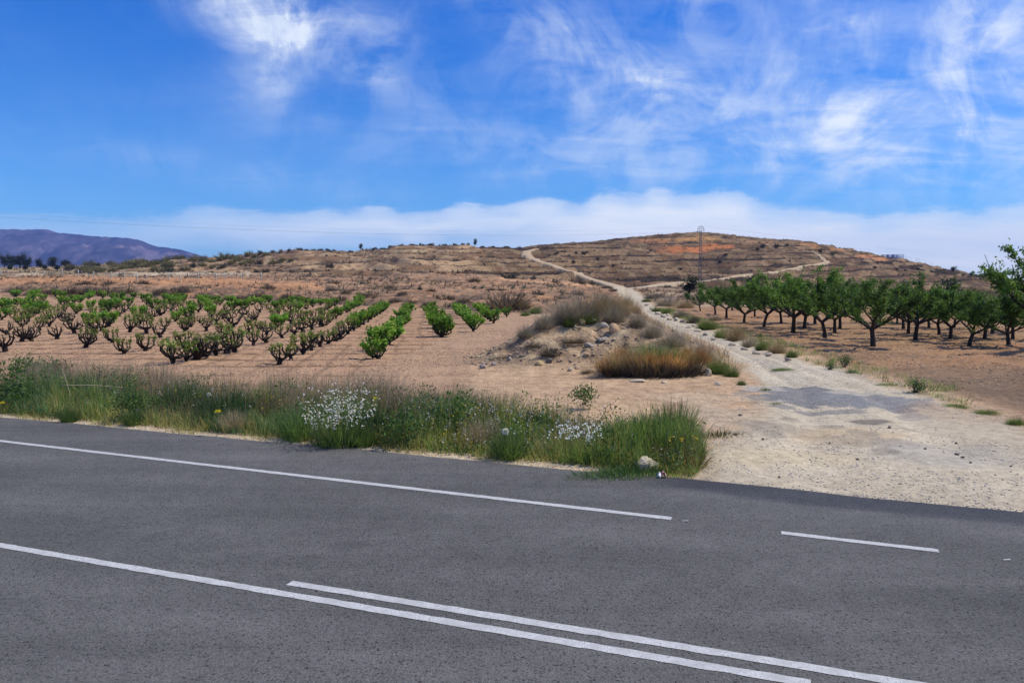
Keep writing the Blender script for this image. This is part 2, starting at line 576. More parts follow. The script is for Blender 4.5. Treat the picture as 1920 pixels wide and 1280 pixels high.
def mat_ground(name, s1=9.0, s2=45.0, amt=0.5, bstr=0.6, bdist=0.05):
    m, N = mat_new(name)
    p = geo_pos(N)
    n1 = N.noise(p, s1, 5, 0.65)
    n2 = N.noise(p, s2, 4, 0.6)
    n3 = N.noise(p, 0.6, 5, 0.6)
    v = N.m('ADD', N.m('ADD', N.m('MULTIPLY', N.ss(n1, 0.3, 0.7), amt), N.m('MULTIPLY', N.ss(n2, 0.3, 0.7), amt * 0.7)), N.m('MULTIPLY', N.ss(n3, 0.3, 0.7), amt * 0.45))
    v = N.m('ADD', v, 1.0 - amt * 1.07)
    base = N.mix(1.0, attr(N), N.comb(v, v, v), 'MULTIPLY')
    finish(N, base, 0.95, N.m('ADD', n1, N.m('MULTIPLY', n2, 0.4)), bstr, bdist, 0.08)
    return m


def mat_leaf(name, trans=0.35, rough=0.6, vary=0.35, scale=3.0):
    m, N = mat_new(name)
    p = N.n('ShaderNodeTexCoord').outputs['Object']
    rnd = N.n('ShaderNodeObjectInfo').outputs['Random']
    n1 = N.noise(p, scale, 3, 0.6)
    v = N.m('ADD', N.ss(n1, 0.25, 0.75, 1 - vary, 1 + vary), N.m('MULTIPLY', N.m('SUBTRACT', rnd, 0.5), 0.46))
    c = N.mix(1.0, attr(N), N.comb(v, v, v), 'MULTIPLY')

    def ex(b):
        t = N.n('ShaderNodeBsdfTranslucent')
        N.put(t.inputs[0], N.mix(1.0, c, (1.25, 1.2, 0.7), 'MULTIPLY'))
        x = N.n('ShaderNodeMixShader')
        x.inputs[0].default_value = trans
        N.nt.links.new(b.outputs[0], x.inputs[1])
        N.nt.links.new(t.outputs[0], x.inputs[2])
        return x.outputs[0]
    finish(N, c, rough, None, spec=0.25, extra=ex)
    return m


def mat_tone(name, rough=0.8, spec=0.2, s=20.0, amt=0.4, bdist=0.01, metal=0.0):
    m, N = mat_new(name)
    p = N.n('ShaderNodeTexCoord').outputs['Object']
    n1 = N.noise(p, s, 5, 0.65)
    v = N.ss(n1, 0.25, 0.75, 1 - amt, 1 + amt * 0.6)
    finish(N, N.mix(1.0, attr(N), N.comb(v, v, v), 'MULTIPLY'), rough, n1, 0.7, bdist, spec)
    return m


# ---------------------------------------------------------------- ground sheets
a_d = np.linspace(-0.80, 0.80, 801)
a_l = -np.geomspace(0.802, 1.02, 14)
A_G = np.concatenate([np.sort(a_l), a_d, np.sort(-a_l)])
Y_G = np.concatenate([np.linspace(1.2, 7.5, 14), np.linspace(7.7, 14, 70), np.geomspace(14.07, 62, 290), np.geomspace(62.3, 118, 120), np.linspace(118.6, 420, 330),
                      np.geomspace(425, 5600, 40)])
GA, GY = np.meshgrid(A_G, Y_G)
GX = GA * GY
GZ, R = z_at(GX, GY, True)
nr, nc = GX.shape
C = np.zeros((nr, nc, 3))


def lay(c, mask):
    m_ = np.clip(mask, 0, 1)[..., None]
    C[:] = C * (1 - m_) + np.asarray(c) * m_


X_, Y_ = GX, GY
n_big = fbm(X_, Y_, 28, 4, 51)
n_mid = fbm(X_, Y_, 6, 4, 52)
n_sml = fbm(X_, Y_, 1.7, 4, 53, 0.65)
n_fin = fbm(X_, Y_, 0.35, 2, 54)
PX, PY = to_px(GX, GY, R['z0'])
# hillside: brown earth, grey-brown scrubby treads, pale stone risers
lay((.235, .152, .094), 1 + 0 * X_)
lay((.125, .096, .070), sstep(n_sml + 0.5 * n_mid, -0.65, 0.15) * R['hill'] * .92)
lay((.070, .056, .042), sstep(n_sml + 0.4 * n_mid, -0.05, 0.5) * R['hill'] * .9)
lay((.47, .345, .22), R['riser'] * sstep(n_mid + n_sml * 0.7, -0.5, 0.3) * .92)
lay((.078, .060, .045), (R['f'] < .22) * R['hill'] * (1 - R['riser']) * sstep(n_mid + .6 * n_sml, -.6, .3) * .8)  # shadow side of each terrace step, painted as a dark band
lay((.38, .27, .165), sstep(n_big + .4 * n_sml, 0.35, 0.9) * R['hill'] * .45)
lay((.33, .285, .175), R['hill'] * sstep(R['a'], -0.42, -0.5) * sstep(n_sml, -.6, .4) * .8)


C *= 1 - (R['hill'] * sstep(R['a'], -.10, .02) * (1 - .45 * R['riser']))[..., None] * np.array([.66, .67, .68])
C *= 1 - R['hill'][..., None] * np.array([0, .05, .08])


def patch(xs, ys, sx, sy, c, amt=1.0, lim=None):
    """bare earth or rock face of its own colour lying at one spot of the hill"""
    px_, py_ = hit([xs], [ys])
    Yc = py_[0]
    w = sx * Yc / F
    u = (X_ - px_[0]) / w
    dz_ = (R['z0'] - z_base(px_, py_)[0]) / (sy * Yc / F)
    mask = np.exp(-(u ** 2 + dz_ ** 2) ** 1.5) * (np.abs(Y_ - Yc) < 45 + w)
    lay(c, sstep(mask + 0.35 * n_sml + 0.15 * n_mid, 0.25, 0.6) * amt)


OR = (.42, .165, .07)
patch(1290, 466, 48, 9, OR)
patch(1345, 462, 32, 8, OR, .9)
patch(1255, 470, 26, 7, OR, .8)
patch(1215, 452, 36, 8, (.36, .17, .09), .8)
patch(1290, 448, 70, 6, (.40, .22, .10), .9)
patch(1325, 447, 30, 7, (.42, .25, .11), .9)
patch(1420, 452, 36, 5, (.33, .20, .12), .8)
patch(1520, 459, 26, 6, (.38, .20, .10), .9)
patch(1570, 466, 20, 4, (.38, .2, .1), .8)
patch(1635, 480, 46, 5, (.45, .215, .11), .95)
patch(1235, 465, 20, 6, (.28, .15, .09), .7)
patch(870, 510, 26, 6, OR, .9)
patch(825, 510, 22, 6, (.45, .24, .13), .9)
patch(1042, 518, 13, 4, OR, .8)
patch(770, 528, 130, 18, (.42, .27, .18), .55)
patch(760, 468, 40, 4, (.5, .40, .24), .8)
patch(880, 538, 60, 10, OR, .5)
lay((.055, .044, .035), R['hill'] * sstep(n_sml * 1.2 - .3 * n_mid, .35, .8) * .7)
# eroded bank behind the vines
bk = R['bank']
lay((.34, .215, .14), bk * .9)
lay((.45, .235, .13), bk * sstep(n_mid + .6 * n_sml, 0.0, .7) * .85)
lay((.12, .088, .068), bk * sstep(R['ero'] + .25 * n_fin, 0.30, 0.52) * .85)
lay((.15, .112, .085), bk * sstep(n_sml + .3 * n_mid, -.05, .5) * .8)
ytop = vine_far(R['a']) + 20
lay((.47, .255, .14), bk * sstep(Y_ - ytop, -9, -2) * (1 - sstep(Y_ - ytop, 2, 7)) * .75 * (R['a'] < -0.25))
lay((.52, .44, .33), sstep(Y_, 128, 136) * (1 - sstep(Y_, 160, 172)) * (R['a'] < -0.35) * sstep(n_mid, -.5, .1) * .75)
red = near_path(X_, Y_, rx, ry, [u[2] for u in RED])
lay((.48, .29, .175), sstep(red + .6 * n_sml, -0.4, 0.5) * .9)
# the low ground between bank, field and track
low_gr = (1 - R['hill']) * (1 - bk)
lay((.47, .335, .225), low_gr)
lay((.40, .275, .18), low_gr * sstep(n_mid, 0, .8) * .6)
lay((.27, .20, .145), low_gr * (X_ > np.interp(Y_, TRY, TRX)) * (Y_ > 80) * sstep(n_sml + .3 * n_mid, -0.6, 0.3) * .9)
# vineyard soil
lay((.41, .262, .168), R['vine'])
lay((.40, .255, .165), R['vine'] * sstep(n_mid + .5 * n_sml, -.2, .9) * .6)
lay((.15, .095, .064), R['vine'] * (1 - sstep(R['fu'] + .10 * n_fin, 0.14, 0.52)) * sstep(n_sml + n_fin * .6, -1.1, -.3) * .92)  # cross furrows: their shade put into the soil colour as dark lines
lay((.20, .126, .085), R['vine'] * (1 - sstep(R['fv'], 0.08, 0.40)) * sstep(n_sml, -.8, .1) * .75)
hd = sstep(X_ - (np.interp(Y_, vry, vrx) - 2.4 - 0.03 * Y_), -.6, .6) * R['vine']
lay((.385, .262, .178), np.maximum(hd, R['vine'] * (1 - sstep(R['d'], 17.6, 19.6)) * .5) * .85)
# orchard soil
lay((.30, .188, .112), R['orch'])
lay((.185, .132, .094), R['orch'] * (1 - sstep(Y_ + 3 * n_mid, 20, 28)))
lay((.36, .20, .11), R['orch'] * sstep(n_mid + .5 * n_sml, -.3, .6) * sstep(Y_, 21, 27) * .85)
lay((.35, .245, .16), R['orch'] * sstep(n_sml + .6 * n_fin, .1, .8) * .6)
lay((.17, .105, .065), R['orch'] * sstep(-n_sml + .6 * n_fin, .35, .9) * .5)
lay((.30, .18, .11), R['orch'] * (1 - sstep(R['fo'], 0.05, 0.35)) * .45)
# the stony mound
mm = sstep(R['mnd'], 0.06, 0.25)
lay((.35, .25, .165), mm)
lay((.27, .195, .135), mm * sstep(n_sml + .5 * n_fin, -.1, .6) * .8)
lay((.15, .115, .09), mm * sstep(-n_sml + .4 * n_mid, .3, .9) * .7)
lay((.46, .36, .245), mm * sstep(fbm(X_, Y_, .5, 3, 57), .1, .7) * .8)
# the pale track, its wheel lines, a worn piece of old asphalt
tmask = sstep(R['tin'] + 0.35 * n_sml + 0.12 * n_fin, -0.25, 0.28)
lay((.465, .41, .325), tmask)
lay((.43, .33, .225), tmask * sstep(Y_, 110, 170))
lay((.50, .465, .405), tmask * (Y_ < 110) * sstep(n_mid + .4 * n_sml, 0, .8) * .7)
lay((.40, .34, .265), tmask * sstep(-n_mid + .5 * n_sml, .1, .9) * .6)
tl_y = np.interp(Y_, TLY, TLX)
tr_y = np.interp(Y_, TRY, TRX)
acr = (X_ - tl_y) / np.maximum(tr_y - tl_y, .1)
lay((.40, .375, .345), tmask * (Y_ < 70) * (Y_ > 16) * np.exp(-((acr - .42 - .06 * n_mid) / .16) ** 2) * sstep(n_sml, -.6, .5) * .55)


for rc0, rw in ((.26, .07), (.66, .07)):
    lay((.52, .46, .365), tmask * (Y_ < 110) * (Y_ > 10) * np.exp(-((acr - rc0 - .05 * n_mid) / rw) ** 2) * sstep(n_sml, -.8, .3) * .7)
lay((.39, .33, .255), tmask * (Y_ < 110) * (Y_ > 15) * np.exp(-((acr - .47 - .05 * n_mid) / .07) ** 2) * sstep(n_sml + .3 * n_fin, -.3, .5) * .75)
lay((.34, .27, .19), tmask * (Y_ < 40) * sstep(-np.abs(acr - .5) + .5 + .06 * n_sml, .10, .02) * .6)


def blot(xs, ys, sx, sy, c, amt, soft=.3, rot=0.0):
    bx0, by0 = flat(xs, ys)
    wx = sx * by0 / F
    wy = sy * by0 * by0 / (F * CAMH)
    u, v = (X_ - bx0), (Y_ - by0)
    cr, sr = math.cos(rot), math.sin(rot)
    u, v = (u * cr + v * sr) / wx, (v * cr - u * sr) / wy
    g = 1 - np.sqrt(u * u + v * v) + .30 * n_sml + .22 * n_fin
    lay(c, sstep(g, -soft * .3, soft * .7) * amt * (R['d'] > 9.9))


GREY = (.17, .175, .19)
blot(1525, 743, 112, 22, GREY, .95, .2)
blot(1630, 748, 100, 18, (.20, .207, .225), .92, .25)
blot(1560, 771, 90, 5, (.20, .195, .20), .8, .3)
blot(1470, 762, 26, 5, GREY, .7, .3)
blot(1705, 778, 34, 6, (.30, .28, .26), .7, .4)
blot(1600, 735, 60, 4, (.50, .45, .37), .5, .3)
blot(1640, 790, 60, 5, (.13, .12, .115), .75, .3, .25)
blot(1590, 815, 120, 22, (.44, .34, .22), .6, .7)
blot(1600, 825, 70, 12, (.28, .24, .20), .55, .7)
blot(1690, 832, 60, 10, (.24, .22, .20), .55, .6)
blot(1760, 850, 150, 26, (.36, .345, .325), .6, .9)
for bx_, by_, bs_ in ((1480, 786, 26), (1420, 792, 22), (1390, 770, 20), (1560, 800, 30), (1620, 812, 34), (1700, 800, 22), (1450, 815, 24), (1350, 800, 16), (1660, 845, 30)):
    blot(bx_, by_, bs_, bs_ * .2, (.22, .195, .17), .6, .45)
blot(1500, 855, 140, 22, (.50, .43, .30), .6, .9)
blot(1360, 780, 90, 26, (.42, .345, .265), .75, .8)
blot(1440, 800, 70, 14, (.27, .235, .20), .6, .6)
blot(1300, 745, 120, 14, (.47, .37, .27), .6, .8)
blot(1430, 728, 46, 7, (.42, .385, .345), .7, .5)
blot(1800, 770, 100, 20, (.33, .235, .165), .5, .8)
blot(1770, 700, 150, 8, (.25, .165, .11), .45, .6)
# verge soil: sandy crumbs beside the asphalt, darker litter under the plants
sv = road_s(X_, Y_)
vg = sstep(R['d'], 9.85, 9.95) * (1 - sstep(R['d'] + .4 * n_mid, 13.0, 13.8)) * (1 - sstep(sv, -1.9, -1.2)) * (1 - tmask)
lay((.50, .40, .285), vg * (1 - sstep(R['d'], 10.2, 10.6)))
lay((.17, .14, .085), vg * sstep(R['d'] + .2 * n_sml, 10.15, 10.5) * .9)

V = np.stack([GX, GY, GZ], -1).reshape(-1, 3)
# smooth normals of the whole sheet, so that the pieces cut from it show no seams
dU = np.gradient(np.stack([GX, GY, GZ], -1), axis=1)
dV = np.gradient(np.stack([GX, GY, GZ], -1), axis=0)
NRM = np.cross(dU, dV)
NRM /= np.linalg.norm(NRM, axis=-1, keepdims=True) + 1e-12
NRM = NRM.reshape(-1, 3)
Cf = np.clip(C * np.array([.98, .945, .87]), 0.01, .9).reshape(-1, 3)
reg = np.zeros((nr, nc), int)                                    # 0 hillside
reg[(R['hill'] < 0.5)] = 1                                       # eroded bank and low ground
reg[(R['vine'] > 0.5)] = 2
reg[(R['orch'] > 0.5)] = 3
reg[(R['mnd'] > 0.12)] = 4
reg[(tmask > 0.5)] = 5
reg[(R['d'] < 14) & (tmask <= 0.5) & (R['vine'] < .5) & (R['orch'] < .5) & (R['mnd'] <= .12)] = 6
reg[(R['a'] < -0.30) & (R['hill'] > .5) & (Y_ > 300)] = 7
ii = np.arange(nr * nc).reshape(nr, nc)
QD = np.stack([ii[:-1, :-1], ii[:-1, 1:], ii[1:, 1:], ii[1:, :-1]], -1).reshape(-1, 4)
RG = reg[:-1, :-1].ravel()
M_HILL = mat_ground('hill_earth', 2.0, 9.0, .45, .5, .2)
M_BANK = mat_ground('bank_earth', 3.0, 14.0, .45, .7, .15)
M_SOIL = mat_ground('ploughed_soil', 7.0, 32.0, .42, .8, .06)
M_TRK = mat_ground('track_gravel', 6.0, 34.0, .36, .7, .04)
M_VRG = mat_ground('verge_earth', 11.0, 50.0, .45, .7, .03)
for k, (nm, mt) in enumerate((('hillside', M_HILL), ('earth_bank', M_BANK), ('vineyard_field', M_SOIL), ('orchard_field', M_SOIL), ('earth_mound', M_BANK),
                              ('dirt_track', M_TRK), ('road_verge', M_VRG), ('plain', M_HILL))):
    q = QD[RG == k]
    if not len(q):
        continue
    used, invx = np.unique(q.ravel(), return_inverse=True)
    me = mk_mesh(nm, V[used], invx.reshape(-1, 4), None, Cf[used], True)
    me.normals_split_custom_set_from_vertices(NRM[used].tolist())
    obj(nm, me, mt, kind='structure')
# one broad sheet below it all, out to the horizon and behind the camera
g = 5900
gv = [(-g, -280, -.4), (g, -280, -.4), (g, 5900, -.4), (-g, 5900, -.4)]
obj('ground', mk_mesh('ground', gv, [(0, 1, 2, 3)], None, [(.36, .25, .16)] * 4), M_HILL, kind='structure')
gv = [(-60, -60, -.06), (60, -60, -.06), (60, 1.4, -.06), (-60, 1.4, -.06)]
obj('near_ground', mk_mesh('near_ground', gv, [(0, 1, 2, 3)], None, [(.42, .32, .22)] * 4), M_VRG, kind='structure')

# ---------------------------------------------------------------- the far mountain
MT = [(-900, 440), (-500, 428), (-200, 426), (0, 428), (95, 429.5), (150, 436), (245, 443.5), (275, 452), (300, 462), (320, 464), (345, 468), (370, 476), (420, 487), (470, 496), (540, 504)]
ma = np.linspace(-1.02, -.29, 420)
md = np.linspace(3700, 5500, 90)
MA, MD = np.meshgrid(ma, md)
ridge_px = np.interp(MA, [(x - 960) / F for x, _ in MT], [y for _, y in MT])
mz = CAMH + 4500 * ray(960, ridge_px)[1]
tt = (MD - 3700) / 800
MXx = MA * MD
up = np.where(tt < 1, np.clip(tt, 0, 1) ** 0.62, 1 - (tt - 1) * .35)
gul = np.abs(fbm(MXx, MD * .45, 420, 5, 71, .6))
foot = 75.0
MZ = foot + (mz - foot) * up - np.clip(up * (1.06 - up) * 3.2, 0, 1) * gul * 170 * np.clip((mz - foot) / 180, 0, 1)
MZ = np.where(tt <= 0.01, foot - 30, MZ)
im = np.arange(MA.size).reshape(MA.shape)
mq = np.stack([im[:-1, :-1], im[:-1, 1:], im[1:, 1:], im[1:, :-1]], -1).reshape(-1, 4)
mcol = np.array([.062, .048, .055]) * (0.75 + .5 * sstep(fbm(MXx, MD, 160, 4, 73), -.6, .6))[..., None]
mcol = mcol * (1 - sstep(fbm(MXx, MD, 90, 4, 75), -.1, .5)[..., None] * .65) * (1 - .6 * sstep(gul, .10, .0))[..., None] + np.array([.24, .175, .16]) * sstep(fbm(MXx, MD * .6, 130, 4, 76), .2, .8)[..., None] * .45
obj('mountain', mk_mesh('mountain', np.stack([MXx, MD, MZ], -1).reshape(-1, 3), mq, None, mcol.reshape(-1, 3), True), mat_ground('mountain_rock', .02, .1, .5, .8, 8), kind='structure')

# ---------------------------------------------------------------- the road
m_asp, N = mat_new('asphalt')
p = geo_pos(N)
sp1 = N.noise(p, 58, 3, 0.7)
sp2 = N.noise(p, 27, 5, 0.75)
sp3 = N.noise(p, 11, 5, 0.7)
vor = N.n('ShaderNodeTexVoronoi')
N.put(vor.inputs['Vector'], p)
vor.inputs['Scale'].default_value = 60
pit = N.n('ShaderNodeTexVoronoi')
N.put(pit.inputs['Vector'], N.vm('ADD', p, N.vm('SCALE', N.noise(p, 40, 2, .5, color=True), .02)))
pit.inputs['Scale'].default_value = 34
pitr = N.sep(pit.outputs['Color'])[0]
pits = N.m('MULTIPLY', N.ss(pit.outputs['Distance'], .46, .18), N.ss(pitr, .45, .8))
pale = N.m('MULTIPLY', N.ss(pit.outputs['Distance'], .40, .15), N.ss(pitr, .30, .1))
rmap = N.n('ShaderNodeMapping')
N.put(rmap.inputs[0], p)
rmap.inputs['Rotation'].default_value = (0, 0, math.atan2(RN[0], RN[1]))
rmap.inputs['Scale'].default_value = (.12, 1.3, 1)
lanes = N.noise(rmap.outputs[0], 1.1, 4, .6)
bl = N.noise(p, .55, 5, .6)
v = N.m('ADD', N.ss(sp1, .3, .7, .72, 1.32), N.m('ADD', N.m('MULTIPLY', N.ss(sp2, .52, .68), -.60), N.m('MULTIPLY', N.ss(sp3, .54, .70), -.20)))
v = N.m('ADD', v, N.m('MULTIPLY', N.ss(sp2, .46, .28), .35))
v = N.m('ADD', v, N.m('ADD', N.m('MULTIPLY', pits, -.60), N.m('MULTIPLY', pale, .32)))
v = N.m('MULTIPLY', v, N.ss(lanes, .25, .75, .86, 1.12))
v = N.m('MULTIPLY', v, N.ss(bl, .25, .75, .90, 1.08))
v = N.m('MULTIPLY', v, N.ss(N.noise(p, 4.5, 5, .7), .3, .7, .90, 1.10))
base = N.mix(1.0, attr(N), N.comb(v, v, v), 'MULTIPLY')
base = N.mix(N.ss(vor.outputs['Distance'], .16, .08, 0, .35), base, (.33, .33, .34))
finish(N, base, .82, N.m('ADD', sp1, N.m('MULTIPLY', sp2, 1.0)), .8, .02, .25)
rs = np.concatenate([np.linspace(-75, -22, 40), np.arange(-21.8, 12, .12), np.linspace(12.2, 60, 40)])
rd = np.concatenate([[.5, .8, 1.2, 1.6, 2.0], np.arange(2.2, 8.5, .14), np.arange(8.6, 9.8, .12), [9.80, 9.86, 9.9]])
RS, RD = np.meshgrid(rs, rd)
edge_j = fbm(RS, RS * 0 + 3, .9, 4, 81) * .055 + fbm(RS, RS * 0 + 9, 6, 2, 82) * .06
wgt = sstep(RD, 9.5, 9.9)
RDj = RD + edge_j * wgt + wgt * .10 * np.exp(-((RS + 1.0) / 1.2) ** 2)
RX, RY = road_xy(RS, RDj)
RZ = np.where(RD > 9.88, -0.03, 0.0) + np.where(RD < .6, -.02, 0)
rc = np.zeros(RX.shape + (3,)) + np.array([.116, .112, .105])
warm = sstep(RS, 1.5, 6) * (1 - sstep(RD, 7.4, 8.6)) * .5
rc = rc * (1 - warm[..., None]) + np.array([.128, .118, .104]) * warm[..., None]
shld = sstep(RD, 8.5, 8.7)[..., None] * .55
rc = rc * (1 - shld) + np.array([.126, .123, .120]) * shld
newp = (sstep(RS, -2.2, -1.2) * sstep(RD + .18 * fbm(RS, RD, 1.5, 3, 84) + .20 * np.exp(-((RS - 1.5) / 2.5) ** 2), 9.35, 9.62))[..., None]
rc = rc * (1 - newp * .85) + np.array([.045, .047, .055]) * newp * .85
dust = (sstep(RS, -.2, 1.5) * (1 - newp[..., 0]) * sstep(RD, 8.4, 9.2) * sstep(fbm(RS * .5, RD, 1.2, 3, 85), -.2, .6))[..., None] * .3
rc = rc * (1 - dust) + np.array([.26, .245, .23]) * dust
for dc_, w_, k__ in ((6.05, .32, .10), (7.55, .32, .10), (2.9, .3, .10), (4.4, .3, .10)):
    rc = rc * (1 + k__ * np.exp(-((RD - dc_ - .05 * fbm(RS, RD * 0, 6, 2, 86)) / w_) ** 2))[..., None]
rc = rc * (1 - .10 * np.exp(-((RD - 6.8) / .35) ** 2) * sstep(fbm(RS, RD, 3, 3, 87), -.4, .5))[..., None]
rc = rc * (1 + .10 * fbm(RS, RD * 2, 2.5, 4, 88))[..., None]
st_ = sstep(fbm(RS * .6, RD, .8, 4, 89), .75, 1.1)[..., None] * .6
rc = rc * (1 - .30 * st_)
ir = np.arange(RX.size).reshape(RX.shape)
rq = np.stack([ir[:-1, :-1], ir[:-1, 1:], ir[1:, 1:], ir[1:, :-1]], -1).reshape(-1, 4)
road = obj('road', mk_mesh('road', np.stack([RX, RY, RZ], -1).reshape(-1, 3), rq, None, rc.reshape(-1, 3), True), m_asp, kind='structure')

m_paint, N = mat_new('road_paint')
p = geo_pos(N)
n1 = N.noise(p, 60, 4, .7)
n2 = N.noise(p, 7, 4, .6)
wear = N.ss(N.m('ADD', N.m('MULTIPLY', n1, .75), N.m('MULTIPLY', n2, .3)), .56, .64)
finish(N, N.mix(wear, N.mix(N.ss(n2, .3, .7), (.38, .38, .37), (.54, .54, .525)), (.24, .24, .25)), .7, n1, .4, .008, .3)


def stripe(name, s0, s1, d0, w, d1=None):
    n = max(2, int(abs(s1 - s0) / .05))
    ss_ = np.linspace(s0, s1, n)
    dd = np.linspace(d0, d0 if d1 is None else d1, n)
    j1, j2 = fbm(ss_, ss_ * 0, .1, 2, 91) * .004, fbm(ss_, ss_ * 0 + 4, .1, 2, 92) * .004
    j3 = np.maximum(fbm(ss_, dd * 0 + w * 40, .16, 3, 90), 0) * .006
    x1, y1 = road_xy(ss_, dd - w / 2 + j1 + j3)
    x2, y2 = road_xy(ss_, dd + w / 2 + j2 - j3)
    vv = np.concatenate([np.stack([x1, y1, 0 * x1 + .004], -1), np.stack([x2, y2, 0 * x1 + .004], -1)])
    k = np.arange(n - 1)
    obj(name, mk_mesh(name, vv, np.stack([k, k + 1, k + 1 + n, k + n], -1)), m_paint, road)


def sd(x, y):
    a_, b_ = flat(x, y)
    return float(road_s(a_, b_)), float(road_d(a_, b_))


e0, e1 = sd(0, 826.5), sd(1259, 972)
k_ = (e1[1] - e0[1]) / (e1[0] - e0[0])
stripe('edge_line', -70, e1[0], e0[1] + k_ * (-70 - e0[0]), .105, e1[1])
e2, e3 = sd(1465, 998.5), sd(1760, 1032.5)
stripe('edge_dash', e2[0], e3[0], e2[1], .10, e3[1])
stripe('edge_dash', e3[0] + 1.05, e3[0] + 2.55, e3[1], .10)
c0, c1 = sd(0, 1022), sd(1505, 1279)
k_ = (c1[1] - c0[1]) / (c1[0] - c0[0])
stripe('centre_line', -70, c1[0] + .05, c0[1] + k_ * (-70 - c0[0]), .10, c1[1])
f0, f1 = sd(543, 1092.5), sd(1690, 1279)
k_ = (f1[1] - f0[1]) / (f1[0] - f0[0])
stripe('centre_line', f0[0], 40, f0[1], .10, f0[1] + k_ * (40 - f0[0]))

# ================================================================ plants: generators
class Acc:
    """collects pieces of one mesh"""
    def __init__(self):
        self.V, self.Q, self.T, self.C, self.n = [], [], [], [], 0

    def add(self, V, Q=None, col=(.1, .1, .1), T=None):
        V = np.asarray(V, float).reshape(-1, 3)
        self.V.append(V)
        c = np.asarray(col, float)
        self.C.append(np.broadcast_to(c, V.shape) if c.ndim == 1 else c)
        if Q is not None and len(Q):
            self.Q.append(np.asarray(Q) + self.n)
        if T is not None and len(T):
            self.T.append(np.asarray(T) + self.n)
        self.n += len(V)
        return self

    def mesh(self, name, smooth=False):
        return mk_mesh(name, np.concatenate(self.V), np.concatenate(self.Q) if self.Q else None, np.concatenate(self.T) if self.T else None,
                       np.clip(np.concatenate(self.C), .004, .95), smooth)


def unit(v):
    return v / (np.linalg.norm(v, axis=-1, keepdims=True) + 1e-9)


def blades(acc, base, h, w, az, lean, cb, ct, segs=3, rng=None, power=1.7, droop=0.0):
    """curved grass blades / twigs: ribbons that lean outwards"""
    n = len(base)
    rng = rng or np.random.default_rng(1)
    h, w, az, lean = (np.broadcast_to(np.asarray(q, float), (n,)) for q in (h, w, az, lean))
    cb, ct = np.broadcast_to(np.asarray(cb, float), (n, 3)), np.broadcast_to(np.asarray(ct, float), (n, 3))
    dirh = np.stack([np.cos(az), np.sin(az), 0 * az], -1)
    sa = rng.uniform(0, math.pi, n)
    side = np.stack([np.cos(sa), np.sin(sa), 0 * sa], -1)
    Vs, Cs = [], []
    for k in range(segs + 1):
        t = k / segs
        up = h * np.cos(np.minimum(lean, 1.4)) * (t - droop * t ** 3)
        out = h * np.sin(np.minimum(lean, 1.4)) * t ** power
        p_ = base + dirh * out[:, None]
        p_[:, 2] += up
        ww = (w * (1 - t) ** 0.6 * 0.5 + 0.0006)[:, None]
        Vs += [p_ - side * ww, p_ + side * ww]
        cc = cb * (1 - t) + ct * t
        Cs += [cc, cc]
    V = np.stack(Vs, 1).reshape(-1, 3)
    Cc = np.stack(Cs, 1).reshape(-1, 3)
    m = 2 * (segs + 1)
    q = np.array([(2 * k, 2 * k + 1, 2 * k + 3, 2 * k + 2) for k in range(segs)])
    Q = (np.arange(n)[:, None, None] * m + q[None]).reshape(-1, 4)
    acc.add(V, Q, Cc)


def leaves(acc, c, L, W_, col, rng, up=0.3, axis=None):
    """diamond shaped leaves, folded a little along the middle"""
    n = len(c)
    ax = unit(rng.normal(size=(n, 3)) + (0 if axis is None else axis))
    nm = unit(rng.normal(size=(n, 3)) + np.array([0, 0, up]))
    sd_ = unit(np.cross(ax, nm))
    L, W_ = (np.broadcast_to(np.asarray(q, float), (n,))[:, None] for q in (L, W_))
    nn = np.cross(sd_, ax)
    V = np.stack([c - ax * L / 2, c + sd_ * W_ / 2 + nn * W_ * .12, c + ax * L / 2, c - sd_ * W_ / 2 + nn * W_ * .12], 1).reshape(-1, 3)
    Q = np.arange(n * 4).reshape(n, 4)
    col = np.broadcast_to(np.asarray(col, float), (n, 3))
    acc.add(V, Q, np.repeat(col, 4, 0))


def tube(acc, P, r, sides=6, col=(.1, .08, .06), cap=True):
    P = np.asarray(P, float)
    k = len(P)
    r = np.broadcast_to(np.asarray(r, float), (k,))
    t = unit(np.gradient(P, axis=0))
    ref = np.where(np.abs(t[:, 2:3]) > .9, np.array([[1., 0, 0]]), np.array([[0, 0, 1.]]))
    u = unit(np.cross(t, ref))
    v = np.cross(t, u)
    a = np.linspace(0, 2 * math.pi, sides, endpoint=False)
    V = P[:, None] + r[:, None, None] * (u[:, None] * np.cos(a)[None, :, None] + v[:, None] * np.sin(a)[None, :, None])
    i = np.arange(k * sides).reshape(k, sides)
    j = np.roll(i, -1, 1)
    Q = np.stack([i[:-1], j[:-1], j[1:], i[1:]], -1).reshape(-1, 4)
    T = [(i[-1, q], i[-1, (q + 1) % sides], i[-1, 0]) for q in range(1, sides - 1)] if cap else None
    acc.add(V.reshape(-1, 3), Q, col, T)


def vary(base, n, rng, amt=.25):
    base = np.asarray(base, float)
    k = 1 + rng.uniform(-amt, amt, (n, 1))
    return np.clip(base * k * (1 + rng.uniform(-amt * .35, amt * .35, (n, 3))), .004, .9)


def pick(cols, n, rng, amt=.22):
    cols = np.asarray(cols, float)
    return vary(cols[rng.integers(0, len(cols), n)], n, rng, amt)


M_LEAF = mat_leaf('leaf', .38, .55, .30, 3.0)
M_DRY = mat_leaf('dry_grass', .25, .8, .25, 2.0)
M_GRASS = mat_leaf('green_grass', .45, .55, .25, 2.0)
M_BARK = mat_tone('bark', .9, .1, 14, .5, .02)
M_ROCK = mat_tone('rock', .9, .15, 9, .35, .04)
M_METAL = mat_tone('galvanised_steel', .5, .4, 30, .15, .002)
M_PETAL = mat_leaf('petal', .35, .6, .08, 5.0)


